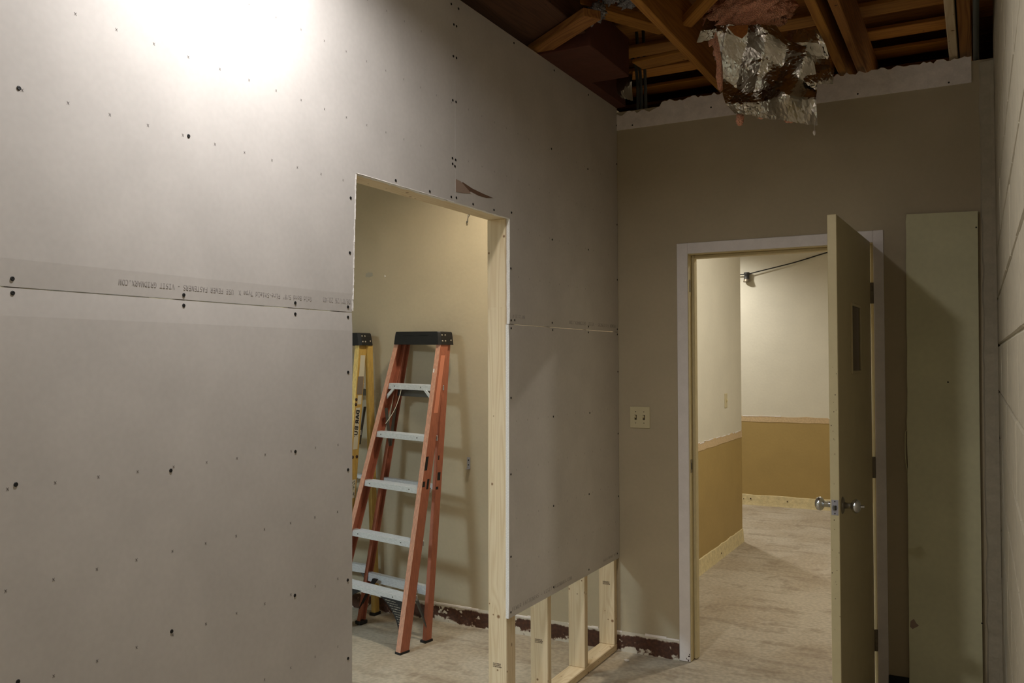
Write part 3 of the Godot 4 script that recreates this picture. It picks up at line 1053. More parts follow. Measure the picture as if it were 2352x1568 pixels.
# ------------------------------------------------------------------ door and frame
func doorway():
	var f := structure("trim_1", "white painted steel door frame set in the khaki wall", "door frame")
	var L := 0.389
	var R := 1.289
	var H := 2.119
	var st := begin()
	span(st, Vector3(L - 0.058, 0.002, -0.125), Vector3(L, H + 0.056, 0.007), 0.002)
	var p := solid("jamb", st, M.frame_paint, f)
	st = begin()
	span(st, Vector3(R, 0.002, -0.125), Vector3(R + 0.046, H + 0.056, 0.007), 0.002)
	p = solid("jamb", st, M.frame_paint, f)
	st = begin()
	span(st, Vector3(L, H, -0.125), Vector3(R, H + 0.056, 0.007), 0.002)
	p = solid("head", st, M.frame_paint, f)
	# the returns inside are cream, with a stop
	for q in [[Vector3(L, 0.003, -0.122), Vector3(L + 0.003, H, 0.003)], [Vector3(R - 0.003, 0.003, -0.122), Vector3(R, H, 0.003)], [Vector3(L, H - 0.003, -0.122), Vector3(R, H, 0.003)]]:
		st = begin()
		span(st, q[0], q[1], 0.001)
		solid("frame_return", st, M.jamb_paint, f)
	for q in [[Vector3(L + 0.003, 0.003, -0.10), Vector3(L + 0.019, H - 0.003, -0.05)], [Vector3(R - 0.019, 0.003, -0.10), Vector3(R - 0.003, H - 0.003, -0.05)], [Vector3(L + 0.019, H - 0.02, -0.10), Vector3(R - 0.019, H - 0.003, -0.05)]]:
		st = begin()
		span(st, q[0], q[1], 0.003)
		solid("stop", st, M.jamb_paint, f)
	st = begin()
	span(st, Vector3(L + 0.003, 0.975, -0.04), Vector3(L + 0.0045, 1.045, -0.012), 0.0005)
	var sp := solid("strike_plate", st, M.hinge_steel, f)
	st = begin()
	span(st, Vector3(L + 0.0045, 0.992, -0.034), Vector3(L + 0.005, 1.028, -0.02), 0.0)
	solid("strike_hole", st, M.screw_black, sp)
	st = begin()
	span(st, Vector3(L + 0.003, 1.92, -0.036), Vector3(L + 0.0045, 1.985, -0.012), 0.0005)
	solid("old_hinge_notch", st, M.hinge_steel, f)
	# chipped paint at the foot of the left jamb
	st = begin()
	var r := rnd(91)
	for k in 7:
		var cy := r.randf_range(0.004, 0.05)
		var cx := L - r.randf_range(0.001, 0.02)
		span(st, Vector3(cx - r.randf_range(0.002, 0.006), cy, 0.0068), Vector3(cx, cy + r.randf_range(0.003, 0.008), 0.0074), 0.0)
	bits("chipped_spot", st, M.brown_dirt, f)
	# the leaf, swung a little past square
	var d := Node3D.new()
	d.name = "door_1"
	add_child(d)
	d.position = Vector3(R - 0.0125, 0, 0.016)
	d.rotation.y = deg_to_rad(-1.6)
	d.set_meta("kind", "structure")
	d.set_meta("label", "khaki flush door standing open with satin knobs and a narrow vision slot")
	d.set_meta("category", "door")
	var W := 0.915
	var T := 0.034
	st = begin()
	span(st, Vector3(-T, 0.012, 0.0), Vector3(0, 2.121, W), 0.002)
	solid("leaf", st, M.door_paint, d)
	# vision slot in the room-side face
	st = begin()
	for q in [[0.335, 1.505, 0.35, 1.80], [0.585, 1.505, 0.60, 1.80], [0.35, 1.505, 0.585, 1.517], [0.35, 1.788, 0.585, 1.80]]:
		span(st, Vector3(-0.001, q[1], q[0]), Vector3(0.006, q[3], q[2]), 0.0015)
	var vs := solid("vision_slot", st, M.door_paint, d)
	st = begin()
	span(st, Vector3(-0.001, 1.517, 0.35), Vector3(0.001, 1.788, 0.585), 0.0)
	solid("pane", st, M.lite_glass, vs)
	# knobs and latch
	for s in [1.0, -1.0]:
		var kb := Transform3D(Basis(Vector3.BACK, -PI / 2 * s), Vector3(0.0 if s > 0 else -T, 1.002, W - 0.062))
		st = begin(true)
		lathe(st, [Vector2(0.0, 0.004), Vector2(0.012, 0.006), Vector2(0.0115, 0.03), Vector2(0.0135, 0.033), Vector2(0.022, 0.038), Vector2(0.027, 0.046), Vector2(0.027, 0.051), Vector2(0.0235, 0.06), Vector2(0.014, 0.066), Vector2(0.0, 0.068)], kb, 28)
		var kn := solid("knob", st, M.satin_chrome, d)
		st = begin(true)
		lathe(st, [Vector2(0.033, 0.0), Vector2(0.032, 0.003), Vector2(0.025, 0.0065), Vector2(0.012, 0.008)], kb, 28)
		solid("rose", st, M.satin_chrome if s < 0 else M.hinge_steel, kn)
		if s > 0:
			st = begin(true)
			lathe(st, [Vector2(0.0055, 0.064), Vector2(0.0055, 0.078), Vector2(0.0045, 0.080), Vector2(0.0, 0.0805)], kb, 16)
			solid("privacy_button", st, M.satin_chrome, kn)
	st = begin()
	span(st, Vector3(-T / 2 - 0.0125, 0.972, W - 0.0005), Vector3(-T / 2 + 0.0125, 1.03, W + 0.0012), 0.0004)
	var lp := solid("latch_plate", st, M.latch_zinc, d)
	st = begin(true)
	lathe(st, [Vector2(0.009, 0.0), Vector2(0.009, 0.001), Vector2(0.0085, 0.0014)], Transform3D(Basis(Vector3.RIGHT, PI / 2), Vector3(-T / 2, 1.0, W + 0.0012)), 20)
	var lb := begin()
	extrude(lb, PackedVector2Array([Vector2(-0.006, W), Vector2(0.006, W), Vector2(0.006, W + 0.002), Vector2(0.0, W + 0.010), Vector2(-0.006, W + 0.010)]), Transform3D(Basis(Vector3(1, 0, 0), Vector3(0, 0, 1), Vector3(0, 1, 0)), Vector3(-T / 2, 0, 0)), 0.991, 1.009)
	solid("latch_bolt", lb, M.dull_steel, lp)
	solid("latch_ring", st, M.screw_black, lp)
	for y in [0.978, 1.024]:
		st = begin(true)
		lathe(st, [Vector2(0.0026, 0.0004), Vector2(0.0, 0.0006)], Transform3D(Basis(Vector3.RIGHT, PI / 2), Vector3(-T / 2, y, W + 0.0012)), 10)
		solid("plate_screw", st, M.screw_black, lp)
	# scuffs and chips on the free edge
	st = begin()
	for k in 26:
		var y := r.randf_range(0.5, 1.6)
		var s2 := r.randf_range(0.001, 0.003)
		box(st, Vector3(s2, s2 * r.randf_range(0.6, 2.0), 0.0006), Transform3D(Basis(), Vector3(-r.randf_range(0.003, T - 0.003), y, W + 0.0003)), 0.0)
	bits("chipped_spot", st, M.brown_dirt, d)
	for y in [1.878, 1.056, 0.247]:
		st = begin(true)
		for seg in 5:
			var y0: float = y - 0.05 + seg * 0.02
			lathe(st, [Vector2(0.0, 0.0), Vector2(0.007, 0.0004), Vector2(0.0072, 0.002), Vector2(0.0072, 0.0178), Vector2(0.007, 0.0194), Vector2(0.0, 0.0198)], Transform3D(Basis(), Vector3(0.0045, y0, -0.0065)), 14)
		var hg := solid("hinge", st, M.hinge_steel, d)
		st = begin()
		span(st, Vector3(-0.028, y - 0.05, -0.0016), Vector3(0.002, y + 0.05, 0.0004), 0.0004)
		span(st, Vector3(0.002, y - 0.05, -0.011), Vector3(0.013, y + 0.05, -0.0085), 0.0004)
		solid("hinge_plate", st, M.hinge_steel, hg)

# ------------------------------------------------------------------ step ladders
func channel(w: float, d: float, t: float, s: float) -> PackedVector2Array:
	# C section: web on the outer side (sign s), flanges front and back; y runs from back (0) to front (d)
	return PackedVector2Array([Vector2(0, 0), Vector2(0, d), Vector2(-s * w, d), Vector2(-s * w, d - t), Vector2(-s * t, d - t), Vector2(-s * t, t), Vector2(-s * w, t), Vector2(-s * w, 0)])

func make_ladder(label: String, at: Vector3, turn: float, paint: Material, lighter: Material, hb: float, ht: float, zf: float, zr: float, ztf: float, ztr: float, cap_z: float, lean_side: float, rear_in: Vector2) -> Node3D:
	# hb, ht: outer half width at the floor and at the cap; zf, zr: front and rear feet; ztf, ztr: the same at the cap
	var t := thing("stepladder", label, "ladder", at, "stepladders against the khaki wall")
	t.rotation = Vector3(0, turn, lean_side)
	var top := 1.665
	var X := Vector3.RIGHT
	var Z := Vector3.BACK
	var fz := func(y: float) -> float: return lerpf(zf, ztf, y / top)
	var hw := func(y: float) -> float: return lerpf(hb, ht, y / top)
	for s in [1.0, -1.0]:
		# front rail: deep channel, its front flange paler
		var st := begin()
		bar(st, channel(0.034, 0.066, 0.005, s), Vector3(s * hb, 0.012, zf - 0.066), Vector3(s * ht, top, ztf - 0.066), X, Z)
		var rail := solid("front_rail", st, paint, t)
		st = begin()
		bar(st, PackedVector2Array([Vector2(0.0005 * s, 0.0655), Vector2(0.0005 * s, 0.0668), Vector2(-s * 0.0335, 0.0668), Vector2(-s * 0.0335, 0.0655)]), Vector3(s * hb, 0.0125, zf - 0.066), Vector3(s * ht, top - 0.001, ztf - 0.066), X, Z)
		solid("pale_edge", st, lighter, rail)
		st = begin()
		bar(st, PackedVector2Array([Vector2(0.003 * s, -0.002), Vector2(0.003 * s, 0.069), Vector2(-s * 0.037, 0.069), Vector2(-s * 0.037, -0.002)]), Vector3(s * (hb + 0.0005), 0.0, zf - 0.066), Vector3(s * (hb - 0.0008), 0.017, zf - 0.0672), X, Z)
		solid("foot", st, M.black_rubber, rail)
		# rear rail
		st = begin()
		var rb: float = hb - rear_in.x
		var rt: float = ht - rear_in.y
		bar(st, channel(0.026, 0.045, 0.004, s), Vector3(s * rb, 0.012, zr - 0.0225), Vector3(s * rt, top, ztr - 0.0225), X, Z)
		rail = solid("rear_rail", st, paint, t)
		st = begin()
		bar(st, PackedVector2Array([Vector2(0.004 * s, -0.008), Vector2(0.004 * s, 0.053), Vector2(-s * 0.036, 0.053), Vector2(-s * 0.036, -0.008)]), Vector3(s * rb, 0.0, zr - 0.0225), Vector3(s * rb, 0.018, zr - 0.0225), X, Z)
		solid("foot", st, M.black_rubber, rail)
		# moulded leg shields under the first step
		st = begin()
		var sh := PackedVector2Array()
		var y1 := 0.262
		var in1: float = hw.call(y1) - 0.004
		sh.append(Vector2(s * (hw.call(0.02) - 0.006), 0.02))
		sh.append(Vector2(s * in1, y1))
		sh.append(Vector2(s * (in1 - 0.215), y1))
		for k in range(1, 9):
			var u := k / 8.0
			sh.append(Vector2(s * lerpf(in1 - 0.215, hw.call(0.02) - 0.03, 1.0 - pow(1.0 - u, 2.2)), lerpf(y1, 0.02, pow(u, 1.15))))
		var lean := Basis(X, Vector3(0, 1, (ztf - zf) / top), Z)
		extrude(st, sh, Transform3D(lean, Vector3(0, 0, zf)), -0.03, -0.008)
		var shield := solid("leg_shield", st, M.black_plastic, t)
		if s > 0:
			st = begin()
			var r := rnd(8)
			for row in 17:
				var y := 0.25 - row * 0.0115
				var u := clampf((y1 - y) / (y1 - 0.02), 0.0, 1.0)
				var xe: float = lerpf(in1 - 0.215, hw.call(0.02) - 0.03, 1.0 - pow(1.0 - pow(u, 0.87), 2.2)) + 0.012
				var xe2: float = minf(xe + 0.085 * (1.0 - 0.45 * u), hw.call(y) - 0.04)
				var x: float = xe
				while x < xe2:
					var l := r.randf_range(0.003, 0.011)
					var zz: float = zf + (ztf - zf) / top * y - 0.008
					box(st, Vector3(minf(l, xe2 - x), r.randf_range(0.002, 0.0045), 0.0008), Transform3D(Basis(), Vector3(x + l / 2, y + r.randf_range(-0.001, 0.001), zz)), 0.0)
					x += l + r.randf_range(0.001, 0.004)
			bits("label_print", st, M.pale_dirt, shield)
		# rear gussets from the low brace to the rail foot
		st = begin()
		var g := PackedVector2Array([Vector2(s * (rb - 0.006), 0.08), Vector2(s * (rb - 0.01), 0.10), Vector2(s * (rb - 0.12), 0.285), Vector2(s * (rb - 0.155), 0.285), Vector2(s * (rb - 0.09), 0.21), Vector2(s * (rb - 0.045), 0.14)])
		extrude(st, g, Transform3D(Basis(), Vector3(0, 0, zr)), -0.002, 0.012)
		solid("gusset", st, M.black_plastic if s < 0 else M.dull_steel, t)
	# steps: aluminium channel treads with ribbed tops
	var n := 0
	for y in [0.287, 0.571, 0.856, 1.141, 1.426]:
		var zz: float = fz.call(y)
		var h: float = hw.call(y) - 0.004
		var st := begin()
		span(st, Vector3(-h, y - 0.032, zz - 0.006), Vector3(h, y, zz - 0.002), 0.001)
		span(st, Vector3(-h, y - 0.003, zz - 0.078), Vector3(h, y, zz - 0.004), 0.0005)
		span(st, Vector3(-h, y - 0.03, zz - 0.08), Vector3(h, y, zz - 0.077), 0.001)
		for k in 7:
			span(st, Vector3(-h + 0.003, y, zz - 0.072 + k * 0.0095), Vector3(h - 0.003, y + 0.0016, zz - 0.069 + k * 0.0095), 0.0004)
		var step := solid("step", st, M.aluminium, t)
		for sx in [-0.72, 0.6] if n != 4 else [-0.62, 0.45]:
			st = begin(true)
			lathe(st, [Vector2(0.004, 0.0), Vector2(0.0035, 0.0016), Vector2(0.0, 0.002)], Transform3D(Basis(Vector3.RIGHT, PI / 2), Vector3(h * sx, y - 0.014, zz - 0.002)), 10)
			solid("rivet", st, M.dull_steel, step)
		n += 1
	# top step braces
	for s in [1.0, -1.0]:
		var st := begin()
		var h: float = hw.call(1.39) - 0.03
		var zz: float = fz.call(1.39)
		extrude(st, PackedVector2Array([Vector2(s * (h + 0.004), 1.335), Vector2(s * (h + 0.004), 1.36), Vector2(s * (h - 0.042), 1.398), Vector2(s * (h - 0.062), 1.398)]), Transform3D(Basis(), Vector3(0, 0, zz)), -0.012, -0.004)
		solid("step_brace", st, M.aluminium, t)
	# rear braces
	for q in [[0.30, 0.05], [0.86, 0.028], [1.39, 0.04]]:
		var u: float = q[0] / top
		var h := lerpf(hb - rear_in.x, ht - rear_in.y, u) - 0.003
		var zz := lerpf(zr, ztr, u)
		var st := begin()
		span(st, Vector3(-h, q[0] - q[1], zz + 0.014), Vector3(h, q[0], zz + 0.018), 0.001)
		span(st, Vector3(-h, q[0] - 0.003, zz - 0.015), Vector3(h, q[0], zz + 0.018), 0.001)
		solid("rear_brace", st, M.aluminium if q[0] < 1.0 else M.dull_steel, t)
	# folding spreaders
	for s in [1.0, -1.0]:
		var st := begin()
		var y0 := 1.18
		var h: float = hw.call(y0) - 0.045
		var zfy: float = fz.call(y0) - 0.05
		var zry := lerpf(zr, ztr, y0 / top)
		var mid := Vector3(s * h, y0 - 0.13, (zfy + zry) / 2)
		for seg in [[Vector3(s * h, y0 + 0.1, zfy), mid], [mid, Vector3(s * h, y0 + 0.1, zry)]]:
			bar(st, PackedVector2Array([Vector2(-0.0015, -0.011), Vector2(0.0015, -0.011), Vector2(0.0015, 0.011), Vector2(-0.0015, 0.011)]), seg[0], seg[1], X, Z)
		solid("spreader", st, M.dull_steel, t)
	# cap
	var st := begin()
	var prof := [[-0.004, 1.0], [0.045, 0.965], [0.068, 0.94], [0.073, 0.915]]
	var hx := ht + 0.006 + maxf(0.0, -rear_in.y)
	var dz := cap_z / 2
	var cz := ztf + 0.012 - dz
	var prev := []
	for q in prof:
		var ring := []
		var a: float = hx * lerpf(1.0, q[1], 0.9)
		var b: float = dz * q[1]
		for c in [[-1, -0.8], [-0.93, -1], [0.93, -1], [1, -0.8], [1, 0.8], [0.93, 1], [-0.93, 1], [-1, 0.8]]:
			ring.append(Vector3(c[0] * a, top + q[0], cz + c[1] * b))
		if prev.size():
			for k in 8:
				var m: Vector3 = (ring[k] + ring[(k + 1) % 8]) / 2 - Vector3(0, top, cz)
				face(st, [prev[k], prev[(k + 1) % 8], ring[(k + 1) % 8], ring[k]], Vector3(m.x, 0.02, m.z))
		prev = ring
	face(st, prev, Vector3.UP)
	var low := []
	for c in [[-1, -0.8], [-0.93, -1], [0.93, -1], [1, -0.8], [1, 0.8], [0.93, 1], [-0.93, 1], [-1, 0.8]]:
		low.append(Vector3(c[0] * hx, top - 0.004, cz + c[1] * dz))
	face(st, low, Vector3.DOWN)
	var cap := solid("cap", st, M.black_plastic, t)
	for q in [[-0.55, -0.16, 0.048, 0.052], [0.12, 0.5, 0.048, 0.052]]:
		st = begin()
		span(st, Vector3(hx * q[0], top + q[2], cz + dz * 0.955), Vector3(hx * q[1], top + q[3], cz + dz * 0.985), 0.001)
		solid("cap_slot", st, M.cable_black, cap)
	for q in [[0.62, 0.052], [0.62, 0.018], [0.2, 0.052], [0.24, 0.018], [-0.5, 0.022]]:
		st = begin(true)
		lathe(st, [Vector2(0.0055, 0.0), Vector2(0.0045, 0.0025), Vector2(0.0, 0.003)], Transform3D(Basis(Vector3.BACK, -PI / 2 - 0.12), Vector3(hx * lerpf(1.0, 0.96, q[1] / 0.05), top + q[1], cz + dz * q[0])), 12)
		solid("cap_rivet", st, M.pale_dirt, cap)
	return t

func rail_mark(t: Node3D, called: String, y0: float, y1: float, hb: float, ht: float, zf: float, ztf: float, d0: float, d1: float, mat: Material, front := false, out := 0.0009):
	# a flat mark on the right rail, on its outer web (from d0 to d1 behind the front edge) or on its front flange
	var top := 1.665
	var st := begin()
	var p := func(y: float, d: float) -> Vector3:
		var h := lerpf(hb, ht, y / top)
		var z := lerpf(zf, ztf, y / top)
		return Vector3(h - d, y, z + out) if front else Vector3(h + out, y, z - d)
	face(st, [p.call(y0, d0), p.call(y0, d1), p.call(y1, d1), p.call(y1, d0)], Vector3.BACK if front else Vector3.RIGHT)
	solid(called, st, mat, t)

func ladders():
	var o := make_ladder("orange fibreglass stepladder with black cap leaning on the khaki wall, framed by the cut doorway", Vector3(-1.2745, 0, 0.310), deg_to_rad(-10.0), M.orange_rail, M.pale_orange, 0.313, 0.19, 0.25, 0.0, -0.17, -0.245, 0.13, -0.018, Vector2(0.03, 0.012))
	# worn label panel and black tape marks on the right rails
	rail_mark(o, "rail_label", 1.27, 1.60, 0.313, 0.19, 0.25, -0.17, 0.016, 0.05, M.worn_label)
	for q in [[0.955, 1.03, 0.0, 0.022], [0.865, 0.895, 0.0, 0.02]]:
		rail_mark(o, "black_mark", q[0], q[1], 0.313, 0.19, 0.25, -0.17, q[2], q[3], M.black_mark)
		rail_mark(o, "black_mark", q[0] - 0.01, q[1], 0.3125, 0.1895, 0.25, -0.17, 0.0, 0.026, M.black_mark, true, 0.0016)
	rail_mark(o, "black_mark", 0.85, 0.905, 0.313, 0.19, 0.25, -0.17, 0.035, 0.052, M.black_mark)
	for q in [[0.885, 0.93, 0.006, 0.03], [0.835, 0.85, 0.0, 0.018], [1.0, 1.025, 0.002, 0.012]]:
		rail_mark(o, "black_mark", q[0], q[1], 0.283, 0.178, 0.0225, -0.2225, q[2], q[3], M.black_mark)
	rail_mark(o, "paint_spot", 1.5, 1.522, 0.3125, 0.1895, 0.25, -0.17, 0.02, 0.03, M.frame_paint, true, 0.0017)
	var st := begin(true)
	tube(st, curve([Vector3(-0.075, 1.40, -0.12), Vector3(-0.08, 1.33, -0.1), Vector3(-0.10, 1.26, -0.08), Vector3(-0.135, 1.19, -0.05)], 6), 0.0022, 6)
	solid("cord", st, M.sticker, o)
	var y := make_ladder("yellow fibreglass stepladder with black cap, mostly hidden behind the plasterboard edge", Vector3(-1.868, 0, 0.055), deg_to_rad(-3.0), M.yellow_rail, M.pale_yellow, 0.29, 0.245, 0.33, 0.0, 0.10, 0.015, 0.125, 0.0, Vector2(-0.012, -0.016))
	rail_mark(y, "sticker", 1.46, 1.60, 0.29, 0.245, 0.33, 0.10, 0.018, 0.062, M.sticker)
	rail_mark(y, "sticker", 1.36, 1.47, 0.29, 0.245, 0.33, 0.10, 0.008, 0.06, M.grey_sticker, false, 0.0013)
	rail_mark(y, "sticker", 1.30, 1.355, 0.29, 0.245, 0.33, 0.10, 0.02, 0.055, M.sticker)
	rail_mark(y, "sticker", 1.03, 1.28, 0.29, 0.245, 0.33, 0.10, 0.010, 0.05, M.sticker)
	rail_mark(y, "sticker", 0.74, 0.85, 0.29, 0.245, 0.33, 0.10, 0.012, 0.056, M.sticker)
	var lean := Basis(Vector3(0, -1.0, 0.138).normalized(), Vector3(0, 0.138, 1.0).normalized(), Vector3(1, 0, 0))
	var tx := lettering(y, "DAR BUILD", Vector3(0.2608, 1.155, 0.143), 0.225, 0.03, lean, M.pen, "sticker_lettering", false, true)
	st = begin()
	var r := rnd(4)
	for k in 26:
		var yy := 0.75 + r.randf() * 0.09
		var z := lerpf(0.33, 0.10, yy / 1.665) - r.randf_range(0.018, 0.05)
		box(st, Vector3(0.0006, r.randf_range(0.003, 0.014), 0.0025), Transform3D(Basis(Vector3.RIGHT, r.randf_range(-0.8, 0.8)), Vector3(lerpf(0.29, 0.245, yy / 1.665) + 0.0012, yy, z)), 0.0)
	bits("sticker_scrawl", st, M.pen, y)
	for q in [[0.985, 0.012], [0.985, 0.05], [1.30, 0.008], [1.33, 0.008]]:
		var yy: float = q[0]
		st = begin(true)
		lathe(st, [Vector2(0.010, 0.0), Vector2(0.009, 0.003), Vector2(0.0, 0.004)], Transform3D(Basis(Vector3.BACK, -PI / 2), Vector3(lerpf(0.29, 0.245, yy / 1.665), yy, lerpf(0.33, 0.10, yy / 1.665) - q[1])), 12)
		solid("rail_rivet", st, M.brown_dirt, y)

# ------------------------------------------------------------------ insulation, foil and cables in the roof
func blob(st: SurfaceTool, c: Vector3, rad: Vector3, seed_: int, rough: float, freq: float):
	var n := noise(freq, seed_, 5)
	var U := 40
	var V := 24
	var g := []
	for i in V + 1:
		var row := []
		for j in U + 1:
			var th := PI * i / V
			var ph := TAU * (j % U) / U
			var d := Vector3(sin(th) * cos(ph), cos(th), sin(th) * sin(ph))
			var k := 1.0 + rough * n.get_noise_3d(d.x + c.x * 7.0, d.y + c.y * 5.0, d.z)
			row.append(c + d * rad * k)
		g.append(row)
	for i in V:
		for j in U:
			var m: Vector3 = g[i][j] - c
			if i > 0:
				tri(st, g[i][j], g[i][j + 1], g[i + 1][j + 1], m)
			if i < V - 1:
				tri(st, g[i][j], g[i + 1][j + 1], g[i + 1][j], m)

func crumpled(rows: Array, z: float, nu: int, nv: int, amp: float, seed_: int) -> SurfaceTool:
	# a hanging crumpled sheet; rows are [y, x left, x right, y tilt to the right, z shift]
	var st := begin()
	var folds := []
	var rf := rnd(seed_ + 7)
	for k in 6:
		var an := TAU * (k * 0.382 + rf.randf() * 0.12)
		folds.append([Vector2(cos(an), sin(an)) / rf.randf_range(0.16, 0.5), rf.randf(), rf.randf_range(0.35, 1.0)])
	var big := noise(2.2, seed_ + 1, 2)
	var r := rnd(seed_)
	var g := []
	for j in nv + 1:
		var row := []
		var f := float(j) / nv * (rows.size() - 1)
		var a: Array = rows[min(int(f), rows.size() - 2)]
		var b: Array = rows[min(int(f) + 1, rows.size() - 1)]
		var t: float = f - min(int(f), rows.size() - 2)
		for i in nu + 1:
			var u := float(i) / nu
			var x := lerpf(lerpf(a[1], b[1], t), lerpf(a[2], b[2], t), u)
			var y := lerpf(a[0], b[0], t) + lerpf(a[3], b[3], t) * u
			if i > 0 and i < nu:
				x += r.randf_range(-0.003, 0.003)
				y += r.randf_range(-0.003, 0.003)
			var d := amp * big.get_noise_2d(x, y) * 1.2
			for fd in folds:
				var ph: float = fposmod(fd[0].dot(Vector2(x, y)) + fd[1], 1.0)
				d += amp * 0.42 * fd[2] * (absf(ph * 2.0 - 1.0) - 0.5)
			row.append(Vector3(x, y, z + d + lerpf(a[4], b[4], t)))
		g.append(row)
	for j in nv:
		for i in nu:
			if (i + j) % 2 == 0:
				tri(st, g[j][i], g[j][i + 1], g[j + 1][i + 1], Vector3.BACK)
				tri(st, g[j][i], g[j + 1][i + 1], g[j + 1][i], Vector3.BACK)
			else:
				tri(st, g[j][i], g[j][i + 1], g[j + 1][i], Vector3.BACK)
				tri(st, g[j][i + 1], g[j + 1][i + 1], g[j + 1][i], Vector3.BACK)
	return st

func ceiling_debris():
	var t := thing("insulation_batt", "torn pink insulation batt with crumpled foil facing hanging out of the open ceiling", "insulation", Vector3(0.93, 2.95, 0.55))
	var off := Vector3(-0.93, -2.95, -0.55)
	var st := begin(true)
	for q in [[Vector3(0.83, 3.12, 0.53), Vector3(0.17, 0.11, 0.07), 1], [Vector3(0.72, 3.14, 0.50), Vector3(0.09, 0.13, 0.06), 2], [Vector3(0.95, 3.15, 0.50), Vector3(0.08, 0.09, 0.06), 3], [Vector3(0.80, 3.05, 0.56), Vector3(0.075, 0.06, 0.04), 4], [Vector3(0.705, 3.0, 0.50), Vector3(0.035, 0.10, 0.03), 5], [Vector3(0.70, 2.89, 0.50), Vector3(0.018, 0.09, 0.02), 6]]:
		blob(st, q[0] + off, q[1], q[2], 0.55, 2.6)
	var fib := solid("fibreglass", st, M.pink_fibre, t)
	st = crumpled([[3.05, 0.714, 0.97, -0.04, 0.06], [2.98, 0.72, 1.0, -0.02, 0.05], [2.9, 0.722, 1.09, 0.0, 0.04], [2.83, 0.715, 1.12, 0.0, 0.015], [2.765, 0.716, 1.125, 0.0, 0.0], [2.72, 0.73, 1.122, -0.03, -0.01], [2.684, 0.76, 1.12, -0.1, -0.06]], 0.55, 48, 52, 0.06, 5)
	var o := solid("foil_facing", st, M.foil, t)
	o.position = off
	st = crumpled([[3.01, 1.0, 1.13, -0.02, 0.0], [2.95, 0.99, 1.16, -0.03, 0.02], [2.87, 1.0, 1.175, -0.03, 0.0], [2.80, 1.06, 1.195, 0.01, 0.02], [2.745, 1.09, 1.19, 0.0, 0.0]], 0.5, 20, 26, 0.05, 8)
	o = solid("foil_flap", st, M.foil, t)
	o.position = off
	st = crumpled([[3.12, 0.655, 0.71, 0.0, 0.02], [3.06, 0.63, 0.715, 0.0, 0.03], [3.015, 0.605, 0.71, 0.02, 0.01]], 0.57, 12, 14, 0.05, 12)
	o = solid("foil_flap", st, M.foil, t)
	o.position = off
	st = begin()
	extrude(st, PackedVector2Array([Vector2(0.765, 3.03), Vector2(0.86, 3.02), Vector2(0.855, 2.985), Vector2(0.832, 2.965), Vector2(0.80, 2.985)]), Transform3D(Basis(), Vector3(0, 0, 0.645)), -0.002, 0.0)
	o = solid("kraft_scrap", st, M.kraft, t)
	o.position = off
	st = begin(true)
	for q in [[Vector3(0.775, 2.668, 0.455), Vector3(0.016, 0.028, 0.01), 21], [Vector3(0.90, 2.663, 0.455), Vector3(0.04, 0.01, 0.01), 22], [Vector3(1.0, 2.63, 0.455), Vector3(0.025, 0.009, 0.01), 23]]:
		blob(st, q[0] + off, q[1], q[2], 0.8, 2.5)
	bits("loose_fibre", st, M.pink_fibre, t)
	st = begin(true)
	blob(st, Vector3(1.116, 2.535, 0.56) + off, Vector3(0.006, 0.011, 0.006), 30, 0.3, 1.0)
	tube(st, PackedVector3Array([Vector3(1.116, 2.54, 0.56) + off, Vector3(1.117, 2.585, 0.56) + off]), 0.0008, 5)
	solid("dangling_bead", st, M.plaster, t)
	# small foil scrap and fluff
	st = crumpled([[3.075, 0.10, 0.14, 0.01, 0.0], [3.05, 0.035, 0.145, 0.01, 0.02], [3.0, 0.035, 0.135, -0.01, 0.02], [2.955, 0.07, 0.13, -0.02, 0.0]], 0.0, 9, 10, 0.04, 15)
	var s := solid("foil_scrap", st, M.foil)
	s.position = Vector3(0.0, 0.0, 0.12)
	s.set_meta("label", "small crumpled scrap of foil caught beside the grey cables in the ceiling corner")
	s.set_meta("category", "foil")
	var lab := ["clump of grey lint on the timber brace nearest the partition top", "larger clump of grey lint hanging from the boards at the top edge"]
	var k := 0
	for q in [[[Vector3(0.26, 3.06, 0.97), Vector3(0.05, 0.03, 0.04)], [Vector3(0.30, 3.07, 0.99), Vector3(0.03, 0.03, 0.03)]], [[Vector3(0.36, 3.14, 0.97), Vector3(0.055, 0.035, 0.04)], [Vector3(0.43, 3.12, 0.92), Vector3(0.06, 0.03, 0.04)], [Vector3(0.48, 3.1, 0.86), Vector3(0.03, 0.03, 0.03)]]]:
		st = begin(true)
		for b in q:
			blob(st, b[0], b[1], 40 + k, 0.9, 2.6)
		var c := solid("lint_clump", st, M.grey_fluff)
		c.set_meta("label", lab[k])
		c.set_meta("category", "lint")
		k += 1
	# cables dropping behind the wall head
	var runs := [[Vector3(0.10, 3.37, -0.06), Vector3(0.112, 3.2, -0.06), Vector3(0.128, 3.06, -0.05), Vector3(0.13, 2.86, -0.06)], [Vector3(-0.12, 3.27, -0.06), Vector3(0.0, 3.25, -0.06), Vector3(0.085, 3.17, -0.06), Vector3(0.108, 3.04, -0.055), Vector3(0.108, 2.86, -0.06)], [Vector3(0.15, 3.37, -0.03), Vector3(0.158, 3.14, -0.03), Vector3(0.16, 3.02, -0.035), Vector3(0.162, 2.86, -0.04)]]
	var labs := ["grey cable hanging straight down to the wall head in the ceiling corner", "grey cable arching over from the left before dropping into the ceiling corner", "rightmost grey cable of the bundle dropping into the ceiling corner"]
	for i in 3:
		st = begin(true)
		var pts := []
		for p in runs[i]:
			pts.append(p + Vector3(-0.01, 0.04, 0.0))
		tube(st, curve(pts, 8), 0.0085, 10)
		var c := solid("cable", st, M.cable_grey)
		c.set_meta("label", labs[i])
		c.set_meta("category", "cable")
		c.set_meta("group", "grey cables in the ceiling corner")
	st = begin(true)
